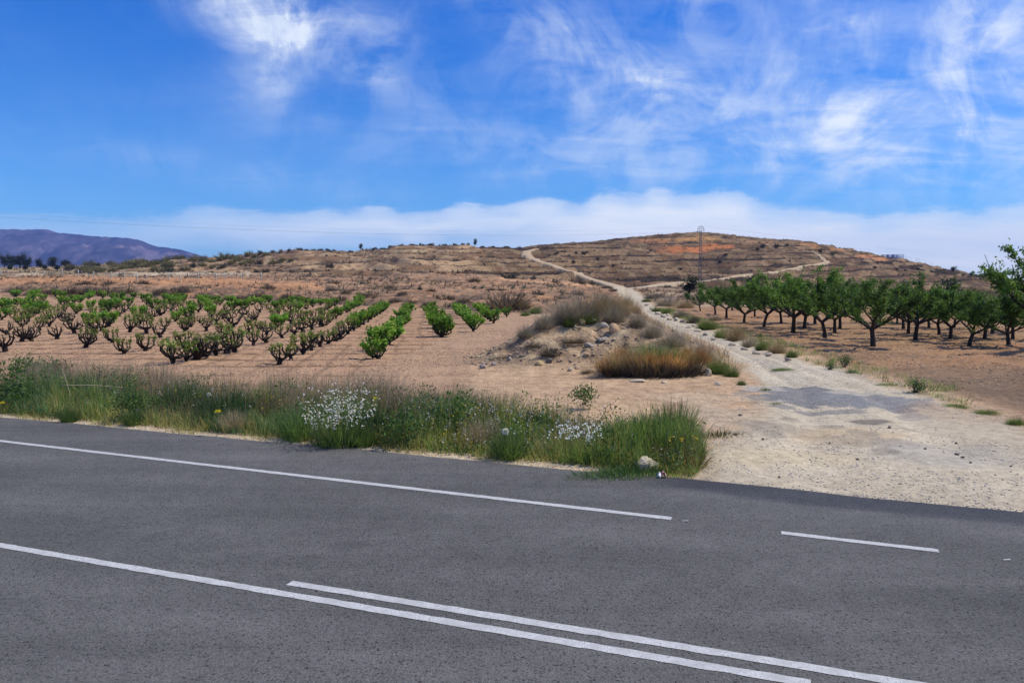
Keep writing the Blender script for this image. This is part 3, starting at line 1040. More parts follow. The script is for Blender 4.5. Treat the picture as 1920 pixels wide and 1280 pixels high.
# ---------------------------------------------------------------- grapevines
def vine_meshes(kind, seed):
    rng = np.random.default_rng(seed)
    tr_, lf = Acc(), Acc()
    bark = (.034, .027, .024)
    lean0 = rng.uniform(-.12, .12, 2)
    hb = rng.uniform(.10, .20)
    P = np.array([(0, 0, -.06), (lean0[0] * .3, lean0[1] * .3, hb * .5), (lean0[0], lean0[1], hb), (lean0[0] * 1.2, lean0[1] * 1.2, hb + .10)])
    tube(tr_, P, [.10, .09, .09, .05], 7, vary(bark, 1, rng)[0])
    na = rng.integers(6, 11)
    tips, arms = [], []
    a0 = rng.uniform(0, 6.28)
    for k in range(na):
        a = a0 + k * 2 * math.pi / na + rng.uniform(-.35, .35)
        r1, hh = rng.uniform(.20, .44), rng.uniform(.26, .48)
        st = P[2]
        pts_ = [st, st + np.array([math.cos(a) * r1 * .55, math.sin(a) * r1 * .55, hh * rng.uniform(.05, .25)]),
                st + np.array([math.cos(a + .2) * r1, math.sin(a + .2) * r1, hh * .55]),
                st + np.array([math.cos(a + .15) * r1 * rng.uniform(.8, 1.1), math.sin(a + .15) * r1 * rng.uniform(.8, 1.1), hh])]
        pts_ = np.array(pts_) + rng.normal(0, .018, (4, 3))
        tube(tr_, pts_, [.044, .036, .028, .018], 5, vary(bark, 1, rng)[0])
        tips.append(pts_[3])
        arms.append((pts_[1], pts_[3]))
        if rng.random() < .6:
            q = pts_[2]
            e = q + np.array([rng.normal(0, .10), rng.normal(0, .10), rng.uniform(.12, .24)])
            tube(tr_, np.array([q, (q + e) / 2 + rng.normal(0, .02, 3), e]), [.03, .024, .016], 5, vary(bark, 1, rng)[0])
            tips.append(e)
    tips = np.array(tips)
    if kind == 'leafy':
        cols = [(.11, .25, .026), (.085, .205, .024), (.16, .31, .034), (.24, .36, .05)]
        n_sh, nl, ln = 5, 13, (.20, .42)
        L, W_ = .115, .10
    elif kind == 'sprouting':
        cols = [(.22, .26, .065), (.17, .23, .045), (.27, .26, .10), (.11, .18, .03)]
        n_sh, nl, ln = 3, 9, (.08, .28)
        L, W_ = .08, .06
    else:
        cols = [(.22, .23, .09), (.24, .21, .11)]
        n_sh, nl, ln = 1, 5, (.04, .12)
        L, W_ = .06, .045
    if kind != 'bare':
        nb_ = 150 if kind == 'leafy' else 45
        kk_ = rng.integers(0, len(arms), nb_)
        tt_ = rng.uniform(.35, 1, nb_)[:, None]
        lo_ = np.array(arms)[kk_]
        c_ = lo_[:, 0] * (1 - tt_) + lo_[:, 1] * tt_ + rng.normal(0, .06, (nb_, 3))
        c_[:, 2] = np.maximum(c_[:, 2], .06)
        leaves(lf, c_, rng.uniform(.7, 1.2, nb_) * L * .9, rng.uniform(.7, 1.2, nb_) * W_ * .9, pick(cols, nb_, rng, .25) * .8, rng, .5)
    for tp in tips:
        for s in range(n_sh):
            d_ = unit(np.array([tp[0] * 1.1 + rng.normal(0, .3), tp[1] * 1.1 + rng.normal(0, .3), rng.uniform(.5, 1.1)]))
            l_ = rng.uniform(*ln)
            t = rng.uniform(0.05, 1, nl)[:, None]
            c_ = tp + d_ * l_ * t + rng.normal(0, .03 if kind != 'leafy' else .045, (nl, 3))
            sh = pick(cols, 1, rng, .15)[0]
            leaves(lf, c_, rng.uniform(.7, 1.2, nl) * L, rng.uniform(.7, 1.2, nl) * W_, vary(sh, nl, rng, .2), rng, .5)
    return tr_.mesh('vine_trunk'), lf.mesh('vine_foliage')


VPROTO = {k: [vine_meshes(k, s) for s in range(s0, s0 + n_)] for k, s0, n_ in (('leafy', 100, 7), ('sprouting', 200, 7), ('bare', 300, 4))}
# (row or patch, x, y of the foot in the photograph, kind, height m)
VN = []
def vrow(tag_, x0, y0, x1, y1, n, kinds, h=.95):
    A, B = flat(x0, y0), flat(x1, y1)
    for i in range(n):
        t = i / max(n - 1, 1)
        VN.append((tag_, float(A[0] + (B[0] - A[0]) * t), float(A[1] + (B[1] - A[1]) * t), kinds[i % len(kinds)] if len(kinds) != n else kinds[i], h))


vrow('r1', 950, 594, 950, 594, 1, 'L', .8)
vrow('r2', 925, 607, 899, 587, 7, 'LLLLLLL', .9)
vrow('r3', 887, 622, 858, 586, 8, 'LLLLLLLL', 1.0)
vrow('r4', 830, 632, 809, 585, 10, 'LLLLLLLLLL', 1.0)
vrow('r5', 712, 673, 767, 586, 15, 'LLLLLLLLLLLLLLL', .95)
vrow('r6', 654, 627, 712, 590, 9, 'SLLLLLLLL', .95)
vrow('r6b', 719, 586, 719, 586, 1, 'L', 1.2)
vrow('r7', 605, 612, 677, 573, 10, 'SSLLLLLLLL', .95)
vrow('r8', 602, 589, 618, 581, 4, 'BBSS', .9)
vrow('r8b', 629, 577, 629, 577, 1, 'L', 1.25)
vrow('r9', 523, 684, 640, 634, 8, 'SBSSBSBB', 1.0)
vrow('r10', 530, 635, 600, 613, 5, 'SBSBS', 1.0)
vrow('r11', 325, 681, 440, 660, 7, 'SSBSSBS', 1.2)
VN.append(('p', *map(float, flat(475, 648)), 'S', 1.0))
LONE = """893 611 S|500 643 B|485 621 B|467 624 S|437 613 B|388 621 S|417 598 B|400 592 L|358 598 L|328 591 B|358 613 S|328 603 L|518 614 L|547 608 S|558 586 L|587 576 L|550 571 L|
523 584 L|505 581 S|488 586 B|460 581 L|438 581 L|608 600 S|567 601 S|453 594 B|393 581 L|375 574 L|333 569 L|318 568 L|380 568 L|413 573 L|425 586 S|620 577 L|600 572 L|
10 659 B|40 641 B|60 640 B|107 636 B|160 652 B|165 643 S|210 643 S|232 664 S|272 658 S|243 623 S|263 608 S|302 633 B|225 593 B|283 598 B|163 611 L|130 608 B|92 613 S|40 613 S|
53 603 S|15 628 B|18 591 S|50 594 L|80 581 S|93 598 S|110 596 S|123 586 S|143 588 L|170 581 L|200 586 L|193 576 L|218 579 L|247 583 B|258 599 L|267 566 L|287 579 L|302 578 L|
137 568 L|152 569 L|72 571 S|33 573 L|48 579 L|5 578 L|47 553 L|5 553 L|103 557 L|83 564 L|192 560 L|210 562 L|228 563 L|173 557 L|292 560 L|205 612 L|340 582 S|70 588 L|28 603 S|
345 652 S|300 592 S|180 597 S|118 575 L|60 566 L|120 560 L|240 568 S|250 560 L|275 572 S|310 562 L|345 566 L|360 578 L|
430 570 L|447 574 L|470 572 L|490 573 L|505 569 L|530 571 L|575 580 S|543 590 S|515 595 S|480 600 B|430 602 S|405 608 S|375 606 B|345 622 S|310 617 S|275 625 S|180 625 S|140 625 B|
75 620 S|3 600 L|420 630 S|500 628 S|470 610 B|590 605 S|30 557 L|90 555 L|165 561 L|
62 588 L|8 586 L|245 572 L|325 575 L|355 560 L|388 573 L|405 570 L|402 579 S|372 586 S|320 584 S|270 588 S|235 586 S|208 602 B|190 620 B|120 600 B|540 580 S|570 573 L"""
for t in LONE.replace('\n', '').split('|'):
    x_, y_, k_ = t.split()
    VN.append(('p', float(x_), float(y_), k_, 1.1))
_px = [i for i, v in enumerate(VN) if v[0] == 'p' and v[1] > -0.5 and v[2] > 500]
vr_ = np.random.default_rng(7)
vlist = []
for tg, a_, b_, k_, h_ in VN:
    if tg == 'p' and b_ > 200:                      # still in image points
        X0, Y0, Z0 = place(a_, b_)
        a_, b_ = float(X0[0]), float(Y0[0])
        if b_ > float(vine_far(np.array([a_ / b_]))[0]) + 1.0:
            b_ = float(vine_far(np.array([a_ / b_]))[0]) - vr_.uniform(0, 2)
    vlist.append([tg, a_, b_, {'L': 'leafy', 'S': 'sprouting', 'B': 'bare'}[k_], h_ * vr_.uniform(.78, 1.15)])
LOOK = {'leafy': 'bushy green grapevine', 'sprouting': 'gnarled yellow-shooted grapevine', 'bare': 'nearly leafless grapevine'}
ROWN = {'r1': 'alone at the field end nearest the track', 'r2': 'of the short row nearest the mound', 'r3': 'of the second row from the mound',
        'r4': 'of the third row from the mound', 'r5': 'of the longest dense leafy row', 'r6': 'of the sixth row from the mound',
        'r6b': 'forming the tall clump at the bank end of the sixth row', 'r7': 'of the seventh row from the mound', 'r8': 'of the short pale row below the bank',
        'r8b': 'forming the round clump at the bank end of the pale row', 'r9': 'of the ragged row slanting to the verge', 'r10': 'of the short sparse mid-field row', 'r11': 'of the front clump of large old vines'}
ORD = ['first', 'second', 'third', 'fourth', 'fifth', 'sixth', 'seventh', 'eighth', 'ninth', 'tenth', 'eleventh', 'twelfth', 'thirteenth', 'fourteenth', 'fifteenth', 'sixteenth', 'seventeenth',
       'eighteenth', 'nineteenth', 'twentieth']
def ordw(i):
    if i < 20:
        return ORD[i]
    t_ = {2: 'twenty', 3: 'thirty', 4: 'forty', 5: 'fifty', 6: 'sixty'}[(i + 1) // 10]
    return (t_[:-1] + 'ieth') if (i + 1) % 10 == 0 else t_ + '-' + ORD[i % 10]


def band(Y):
    return 'front' if Y < 34 else 'near-middle' if Y < 44 else 'middle' if Y < 58 else 'far-middle' if Y < 75 else 'hindmost'


cnt = {}
tot = {}
for v in vlist:
    tot[v[0]] = tot.get(v[0], 0) + 1
loose = sorted([v for v in vlist if v[0] == 'p'], key=lambda v: v[1] / v[2])
rows_ = [v for v in vlist if v[0] != 'p']
for i, v in enumerate(rows_ + loose):
    tg, X, Y, kd, hh = v
    if tg == 'p':
        key = (kd, band(Y))
        k = cnt.get(key, 0)
        cnt[key] = k + 1
        lb = f'{LOOK[kd]}, {ordw(k)} such from the left in the {band(Y)} field'
    else:
        k = cnt.get(tg, 0)
        cnt[tg] = k + 1
        lb = f'{LOOK[kd]} {ROWN[tg]}' if tot[tg] == 1 else f'{LOOK[kd]}, {ordw(k)} from the road end {ROWN[tg]}'
    e = bpy.data.objects.new('grapevine', None)
    COL.objects.link(e)
    e.location = (X, Y, float(z_at(np.array([X]), np.array([Y]))[0]))
    e.rotation_euler = (vr_.normal(0, .09), vr_.normal(0, .09), vr_.uniform(0, 6.28))
    s = hh / (1.07 if tg == 'p' else 1.06)
    wd = s * vr_.uniform(.85, 1.15)
    e.scale = (wd, wd, s)
    e['label'] = lb
    e['category'] = 'grapevine'
    e['group'] = 'old bush vines in the ploughed vineyard'
    tm_, lm_ = VPROTO[kd][vr_.integers(0, len(VPROTO[kd]))]
    obj('trunk', tm_, M_BARK, e)
    obj('foliage', lm_, M_LEAF, e)


# ---------------------------------------------------------------- almond trees
def almond(seed, tall=1.0):
    rng = np.random.default_rng(seed)
    tr_, lf = Acc(), Acc()
    bark = np.array([.045, .038, .034])
    th = rng.uniform(.62, .85)
    lx, ly = rng.normal(0, .07, 2)
    P = np.array([(0, 0, -.1), (lx * .2, ly * .2, th * .4), (lx * .7, ly * .7, th * .8), (lx, ly, th)])
    tube(tr_, P, [.11, .082, .078, .085], 8, bark)
    top_ = P[-1]
    nl = rng.integers(3, 6)
    a0 = rng.uniform(0, 6.28)
    ends = []
    for k in range(nl):
        a = a0 + k * 6.283 / nl + rng.uniform(-.3, .3)
        ro, rh = rng.uniform(.95, 1.45), rng.uniform(.55, .95)
        d_ = np.array([math.cos(a), math.sin(a), 0])
        p1 = top_ + d_ * ro * .35 + np.array([0, 0, rh * .28])
        p2 = top_ + d_ * ro * .75 + np.array([0, 0, rh * .68]) + rng.normal(0, .05, 3)
        p3 = top_ + d_ * ro + np.array([0, 0, rh * 1.15]) + rng.normal(0, .06, 3)
        tube(tr_, np.array([top_ - [0, 0, .05], p1, p2, p3]), [.062, .050, .036, .022], 6, bark)
        for q, rr in ((p1, .035), (p2, .03), (p2, .026), (p3, .024), (p3, .022)):
            b = a + rng.uniform(-1.1, 1.1)
            l_ = rng.uniform(.5, .95)
            e1 = q + np.array([math.cos(b) * l_ * .5, math.sin(b) * l_ * .5, l_ * rng.uniform(.25, .65)])
            e2 = e1 + np.array([math.cos(b) * l_ * .25, math.sin(b) * l_ * .25, l_ * rng.uniform(.25, .6)])
            tube(tr_, np.array([q, e1, e2]), [rr, rr * .7, rr * .35], 5, bark)
            for t in (0, .25, .5, .75, 1):
                ends.append((q + (e1 - q) * t) if rng.random() < .4 else (e1 + (e2 - e1) * t))
        ends.append(p3)
    ends = np.array(ends)
    cols = [(.080, .155, .028), (.062, .128, .024), (.10, .19, .032), (.145, .245, .045)]
    ns = 560
    src = ends[rng.integers(0, len(ends), ns)]
    c0_ = np.array([lx, ly, 1.55])
    for k in range(ns):
        o_ = src[k] - c0_
        d_ = unit(np.array([o_[0] * .55, o_[1] * .55, .45]) + rng.normal(0, .50, 3))
        if d_[2] < -.25:
            d_[2] *= -.3
        l_ = rng.uniform(.22, .50) * (1 + .55 * (rng.random() < .10))
        n = int(16 + l_ * 16)
        t = rng.uniform(0, 1, n)[:, None]
        p_ = src[k] + d_ * l_ * t + rng.normal(0, .04, (n, 3))
        sh = pick(cols, 1, rng, .15)[0]
        leaves(lf, p_, rng.uniform(.07, .12, n), rng.uniform(.03, .05, n), vary(sh, n, rng, .2), rng, .3, d_ * .7)
    # long upright water shoots on top
    for k in range(10):
        s_ = ends[rng.integers(0, len(ends))]
        if s_[2] < 1.7:
            continue
        l_ = rng.uniform(.5, .9)
        d_ = unit(np.array([rng.normal(0, .2), rng.normal(0, .2), 1]))
        tube(tr_, np.array([s_, s_ + d_ * l_ * .5, s_ + d_ * l_]), [.014, .010, .005], 4, bark)
        n = 34
        p_ = s_ + d_ * l_ * rng.uniform(.05, 1, n)[:, None] + rng.normal(0, .028, (n, 3))
        leaves(lf, p_, rng.uniform(.07, .11, n), rng.uniform(.03, .045, n), pick(cols, n, rng, .2), rng, .3, d_ * .7)
    return tr_.mesh('almond_trunk'), lf.mesh('almond_crown')


ALM = [almond(400 + i) for i in range(7)]
AL = """1313 583 543 20|1341 590 538 24|1362 597 532 30|1373 582 540 26|1395 606 530 34|1432 614 527 34|1465 606 530 30|1487 624 496 44|1508 615 512 34|1528 607 520 34|1547 634 528 40|1565 625 528 36|
1575 616 526 34|1637 650 512 58|1682 607 545 30|1694 617 524 34|1703 626 532 36|1716 637 522 44|1742 616 535 34|1761 627 540 36|1782 635 534 42|1789 615 545 30|1817 648 546 48|
1846 635 540 42|1861 626 545 36|1891 648 548 48|1899 635 545 38|1958 655 438 60|1650 606 540 30|1415 594 538 28|1480 594 540 28|1720 606 545 30|1830 607 548 30|1925 622 545 40"""
als = []
for t in AL.replace('\n', '').split('|'):
    x_, y_, yt, wh = map(float, t.split())
    als.append((x_, y_, yt, wh))
als.sort(key=lambda q: -q[1])
ar = np.random.default_rng(11)
SPEC = {1958: 'very tall almond tree with long bare-tipped shoots at the edge of the picture', 1637: 'large dark almond tree nearest the track, alone at the front of the orchard', 1487: 'tallest leaning almond tree with high pale shoots', 1948: 'very tall almond tree with long bare-tipped shoots at the edge of the picture',
        1313: 'small almond tree at the track corner of the orchard, beside the dark round bush', 1547: 'almond tree with a low forked trunk just left of the large front tree', 1817: 'almond tree with wide V-shaped limbs in the front row',
        1891: 'almond tree in the front row below the very tall one', 1395: 'small fork-limbed almond tree near the track, fifth from the orchard corner', 1432: 'almond tree with three spread limbs left of the tallest tree'}
acnt = {}
for x_, y_, yt, wh in als:
    X0, Y0 = flat(x_, y_)
    X0, Y0 = float(X0), float(Y0)
    Z0 = float(z_at(np.array([X0]), np.array([Y0]))[0])
    hgt = (CAMH + Y0 * float(ray(x_, yt)[1])) - Z0
    s = hgt / 2.75
    w_ = s * .80 if y_ > 652 and x_ > 1900 else max(s * .9, wh * 2 * Y0 / F / 3.0 * .5 + s * .66)
    e = bpy.data.objects.new('almond_tree', None)
    COL.objects.link(e)
    e.location = (X0, Y0, Z0)
    e.rotation_euler = (ar.normal(0, .03), ar.normal(0, .03) + (.10 if int(x_) in (1487, 1716) else 0), ar.uniform(0, 6.28))
    e.scale = (w_, w_, s)
    rowk = 'front row' if y_ > 645 else 'second row' if y_ > 631 else 'third row' if y_ > 622 else 'fourth row' if y_ > 613 else 'fifth row' if y_ > 602 else 'hindmost rows'
    e['_r'] = rowk
    e['_x'] = x_
    e['category'] = 'almond tree'
    e['group'] = 'almond trees in the orchard'
    tm_, cm_ = ALM[4 if int(x_) == 1637 else ar.integers(0, len(ALM))]
    obj('trunk', tm_, M_BARK, e)
    obj('crown', cm_, M_LEAF, e)
for e in sorted([o for o in COL.objects if o.name.startswith('almond_tree')], key=lambda o: o['_x']):
    k = acnt.get(e['_r'], 0)
    acnt[e['_r']] = k + 1
    e['label'] = SPEC.get(int(e['_x']), f"dark green almond tree with forked trunk, {ordw(k)} from the track in the {e['_r']}")
    del e['_r'], e['_x']


# ---------------------------------------------------------------- shrubs and tufts
def tuft_mesh(name, n, r, h, lean, w, cb, ct, seed, segs=3, power=1.6, droop=0.0, oval=1.0):
    """a clump of blades or twigs that fan out from a patch of ground; unit about 1 m"""
    rng = np.random.default_rng(seed)
    a = rng.uniform(0, 2 * math.pi, n)
    q = np.sqrt(rng.uniform(0, 1, n)) * r
    base = np.stack([np.cos(a) * q * oval, np.sin(a) * q, np.full(n, -.02)], -1)
    ln = np.clip(np.abs(lean[0] + (lean[1] - lean[0]) * q / r + rng.normal(0, .24, n)), 0, 1.5)
    acc = Acc()
    hh = rng.uniform(h[0], h[1], n) * (1 - .25 * (q / r) ** 2)
    blades(acc, base, hh, rng.uniform(.6, 1.3, n) * w, a + rng.normal(0, .75, n), ln, pick(cb, n, rng), pick(ct, n, rng), segs, rng, power, droop)
    return acc


def leafy_mesh(n, rx, rz, L, W_, cols, seed, lumps=7, zc=.5, stem=True):
    """a bush of leaves gathered into uneven lumps"""
    rng = np.random.default_rng(seed)
    acc = Acc()
    cs = rng.normal(0, 1, (lumps, 3))
    cs = unit(cs) * rng.uniform(.25, .8, (lumps, 1)) * np.array([rx, rx, rz]) + [0, 0, rz * zc * 1.6]
    cs[:, 2] = np.maximum(cs[:, 2], rz * .3)
    k = rng.integers(0, lumps, n)
    p_ = cs[k] + rng.normal(0, 1, (n, 3)) * np.array([rx, rx, rz]) * .27
    p_[:, 2] = np.abs(p_[:, 2])
    tone = pick(cols, lumps, rng, .15)
    leaves(acc, p_, rng.uniform(.6, 1.3, n) * L, rng.uniform(.6, 1.3, n) * W_, vary(tone[k], n, rng, .22), rng, .4)
    if stem:
        for c in cs:
            tube(acc, np.array([(0, 0, -.03), c * [.5, .5, .35], c]), [.03, .02, .008], 4, (.08, .065, .05))
    return acc


def dome(seed, cols, n=170):
    """esparto-like round tussock seen from afar"""
    return tuft_mesh('dome', n, .55, (.65, 1.0), (.1, 1.15), .10, [tuple(np.array(c) * .75 for c in q) if 0 else q for q in cols], cols, seed, 2)


G_OL = [(.17, .155, .075), (.20, .175, .085), (.135, .135, .068), (.235, .205, .105)]
G_DK = [(.055, .055, .035), (.07, .065, .045), (.045, .05, .032)]
G_BR = [(.14, .105, .075), (.11, .085, .065), (.17, .13, .09)]
G_GR = [(.07, .10, .045), (.09, .12, .05), (.055, .085, .04)]
DOME_OL = [dome(500 + i, G_OL).mesh('olive_tussock') for i in range(3)]
DOME_DK = [leafy_mesh(340, .6, .55, .15, .11, G_DK, 510 + i, 8, .12, False).mesh('dark_bush') for i in range(3)]
DOME_BR = [tuft_mesh('b', 260, .6, (.5, .95), (.1, 1.2), .055, G_BR, G_BR, 520 + i, 2).mesh('brown_brush') for i in range(3)]
DOME_GR = [leafy_mesh(340, .6, .55, .13, .09, G_GR, 530 + i, 8, .12, False).mesh('green_bush') for i in range(3)]
SH = {'O': (DOME_OL, M_DRY, 'olive-brown'), 'D': (DOME_DK, M_LEAF, 'dark'), 'B': (DOME_BR, M_DRY, 'brown'), 'G': (DOME_GR, M_LEAF, 'green')}
sr = np.random.default_rng(21)


def shrub(xs, ys, wpx, hpx, kind, label, group=None, Yfix=None, name='shrub', cat='shrub', sink=.12):
    """one bush: foot at an image point, size from its extent there"""
    if Yfix:
        Y0 = Yfix
        X0 = float(ray(xs, ys)[0]) * Y0
        Z0 = float(z_at(np.array([X0]), np.array([Y0]))[0])
    else:
        X0, Y0, Z0 = (float(q[0]) for q in place(xs, ys))
    me_, mt_, _ = SH[kind]
    o = obj(name, me_[sr.integers(0, len(me_))], mt_, None, label, cat, group)
    w_ = wpx * Y0 / F / 1.20
    h_ = hpx * Y0 / F / .72
    o.location = (X0, Y0, Z0 - sink * h_)
    o.scale = (w_, w_, h_)
    o.rotation_euler = (0, 0, sr.uniform(0, 6.28))
    return o


LAB = {'O': 'olive-brown grass tussock', 'D': 'dark bush', 'B': 'brown dry brush', 'G': 'green bush'}
RIDGE = """313 486 15 12 O|330 486 12 10 O|342 484 11 9 O|365 489 20 13 O|383 488 16 11 O|420 486 28 15 O|437 484 14 10 O|447 489 16 12 O|467 479 15 11 O|478 482 12 9 O|488 477 16 11 D|498 479 12 8 O|511 473 11 7 D|
527 472 8 6 O|542 471 9 7 D|562 469 14 7 D|575 468 8 4 O|588 468 8 5 O|600 467 14 8 D|614 466 12 7 D|627 468 8 5 D|658 469 10 4 D|702 467 12 6 D|717 466 13 6 D|731 463 8 5 D|752 460 12 5 D|775 459 20 6 D|
792 458 16 6 D|809 457 18 7 D|833 456 14 6 D|853 457 9 7 D|867 457 9 6 D|878 457 7 6 D|905 459 12 4 D|925 460 10 3 D|950 461 14 4 D|973 462 8 5 D"""
SLOPE = """488 495 20 13 D|513 494 17 10 O|417 503 18 11 D|362 500 18 11 D|347 507 18 11 O|322 508 22 11 D|308 508 16 11 O|500 511 18 11 D|480 511 14 10 D|470 492 16 10 O|455 495 14 9 O|530 488 12 7 O|618 500 17 9 D|
545 489 10 6 O|435 495 16 10 O|395 492 16 10 O|400 502 12 8 O|380 498 14 9 O|1075 494 9 8 D|1043 476 11 6 D|1031 479 5 5 D|1080 475 8 6 D|1095 476 12 6 D|1100 474 8 5 D|1360 479 9 6 D|1420 467 8 5 D|
1430 463 12 6 D|1455 462 13 8 D|1475 461 9 7 D|1536 472 12 8 D|1560 476 20 8 D|1640 503 9 6 D|1682 507 8 5 D|1698 507 8 5 D|1720 505 8 5 D|1560 478 10 6 G|1425 523 12 11 D|1220 470 6 4 D|1180 480 8 5 D|
1275 505 9 5 D|1350 492 8 5 D|1150 500 9 5 D|1120 485 8 5 D|1580 500 8 5 D|1480 490 8 5 D|1745 510 8 5 G|1770 512 10 6 G|1760 509 8 4 G|1805 516 10 6 G|1835 519 10 5 G"""
BANKS = """948 577 84 34 B|968 578 50 24 B|925 579 40 22 B|335 553 34 20 B|345 548 20 14 B|300 548 26 12 B|240 548 34 14 B|200 550 40 16 B|170 548 36 14 B|135 549 34 14 B|100 549 30 13 B|70 547 24 11 B|30 546 30 11 B|270 532 18 9 B|160 533 30 9 B|205 534 22 9 B|
380 557 22 12 B|395 559 18 10 B|430 560 18 8 B|482 558 40 14 B|450 560 26 10 B|537 558 18 13 B|502 540 24 11 B|560 560 18 9 B|590 565 24 10 B|622 545 20 10 B|628 531 18 9 B|650 548 18 9 B|690 555 30 12 B|
730 541 16 9 B|787 543 12 11 D|740 565 18 9 B|770 568 20 9 B|808 546 16 8 B|755 552 16 8 B|890 527 20 9 B|840 560 26 10 B|870 565 20 8 B|952 520 34 10 D|1000 523 16 8 D|1042 530 18 9 D|1088 532 18 9 B|
1108 532 20 9 B|1138 540 18 8 B|1048 560 16 8 B|1010 552 20 8 B|1085 552 18 9 B|1150 545 14 7 B|660 570 24 9 B|710 572 20 8 B|800 572 18 8 B|640 562 20 9 B|920 545 16 7 B|940 545 18 7 B"""
for txt, grp, wh_ in ((RIDGE, 'bushes along the skyline of the low hill', 'on the skyline of the low hill'), (SLOPE, 'bushes dotted over the hillside', 'on the hill slope below the skyline'),
                      (BANKS, 'dry brush on the eroded bank behind the vines', 'on the eroded bank behind the vines')):
    items = sorted([t.split() for t in txt.replace('\n', '').split('|')], key=lambda t: float(t[0]))
    c_ = {}
    for x_, y_, w_, h_, k_ in items:
        i = c_.get(k_, 0)
        c_[k_] = i + 1
        shrub(float(x_), float(y_), float(w_), float(h_), k_, f'{LAB[k_]} {wh_}, {ordw(i)} such from the left', grp)
# belt of tussocks at the left end of the low hill
bt = np.random.default_rng(33)
belt = sorted([(bt.uniform(130, 330), bt.uniform(0, 1)) for _ in range(46)])
for i, (x_, t_) in enumerate(belt):
    y_ = 514 - (x_ - 130) * .05 - t_ * 16
    shrub(x_, y_, bt.uniform(13, 24), bt.uniform(8, 12), 'O' if bt.random() < .8 else 'D', f'rounded olive tussock in the tussock belt before the mountain, {ordw(i)} from the left', 'tussocks in the belt before the mountain')

# far trees
def round_tree(seed, cols):
    rng = np.random.default_rng(seed)
    cr = leafy_mesh(700, .5, .45, .11, .08, cols, seed, 9, .75, False)
    for v_ in cr.V:
        v_[:, 2] += .12
    tk = Acc()
    tube(tk, np.array([(0, 0, -.05), (.02, 0, .2), (.04, .02, .5)]), [.06, .045, .03], 6, (.06, .05, .04))
    for a in range(4):
        tube(tk, np.array([(.02, 0, .2), (.18 * math.cos(a * 1.6), .18 * math.sin(a * 1.6), .45), (.3 * math.cos(a * 1.6), .3 * math.sin(a * 1.6), .65)]), [.03, .02, .01], 4, (.06, .05, .04))
    return tk.mesh('far_trunk'), cr.mesh('far_crown')


RT = [round_tree(600 + i, [(.028, .042, .022), (.035, .05, .026), (.022, .034, .02)]) for i in range(3)]


def far_tree(xs, ys, wpx, hpx, label, group=None, Yfix=None, name='tree', cat='tree'):
    if Yfix:
        Y0 = Yfix
        X0 = float(ray(xs, ys)[0]) * Y0
        Z0 = float(z_at(np.array([X0]), np.array([Y0]))[0])
        hpx = (ys - hpx)                                # here hpx is the height in the image of the tree's foot minus top
        topz = CAMH + Y0 * float(ray(xs, hpx)[1])
        hm = topz - Z0
    else:
        X0, Y0, Z0 = (float(q[0]) for q in place(xs, ys))
        hm = hpx * Y0 / F
    e = bpy.data.objects.new(name, None)
    COL.objects.link(e)
    e.location = (X0, Y0, Z0)
    w_ = wpx * Y0 / F / 1.25
    e.scale = (w_, w_, hm / 1.15)
    e.rotation_euler = (0, 0, sr.uniform(0, 6.28))
    e['label'], e['category'] = label, cat
    if group:
        e['group'] = group
    a_, b_ = RT[sr.integers(0, 3)]
    obj('trunk', a_, M_BARK, e)
    obj('crown', b_, M_LEAF, e)


FTS = 1.25
FT = [(8, 504, 18, 22, 340), (22, 504, 20, 23, 345), (38, 504, 26, 24, 340), (52, 505, 20, 19, 338), (76, 503, 16, 15, 345), (99, 503, 22, 18, 340), (124, 504, 22, 14, 335), (17, 510, 12, 12, 230), (48, 510, 13, 13, 228), (108, 508, 14, 10, 235), (84, 507, 14, 10, 240)]
for i, (x_, y_, w_, h_, yy) in enumerate(sorted(FT)):
    far_tree(x_, y_, w_ * FTS, h_ * FTS, f'dark round tree on the plain before the mountain, {ordw(i)} from the left', 'dark trees on the plain before the mountain', yy)
far_tree(676, 468, 11, 12, 'tiny dark lone tree on the skyline left of the summit of the low hill')
far_tree(890, 459, 10, 15, 'small dark lone tree on the skyline above the terraces, left of the track saddle')
far_tree(1292, 556, 46, 40, 'dark round evergreen bush-tree at the track corner of the orchard')
far_tree(1408, 552, 46, 36, 'dark evergreen tree rising behind the orchard near the pylon')
far_tree(1779, 562, 54, 42, 'dark evergreen tree rising behind the orchard below the fence')
far_tree(1787, 511, 14, 13, 'small dark round tree on the falling skyline of the hill')
far_tree(1822, 519, 11, 10, 'smallest dark tree on the falling skyline near the tall almond')

# agaves on the bank
ag = tuft_mesh('agave', 26, .12, (.7, 1.0), (.15, 1.1), .16, [(.10, .15, .10)], [(.17, .23, .16)], 640, 3, 1.2).mesh('agave')
for i, (x_, y_, h_) in enumerate([(680, 532, 9), (672, 531, 6), (905, 540, 9), (890, 540, 7), (962, 541, 9), (982, 541, 10), (617, 530, 7)]):
    X0, Y0, Z0 = (float(q[0]) for q in place(x_, y_))
    o = obj('agave', ag, M_LEAF, None, f'grey-green spiky agave on the bank, {ordw(sorted([680, 672, 905, 890, 962, 982, 617]).index(x_))} from the left', 'agave', 'agaves on the bank behind the vines', loc=(X0, Y0, Z0))
    s = h_ * Y0 / F
    o.scale = (s, s, s)
    o.rotation_euler = (0, 0, i)

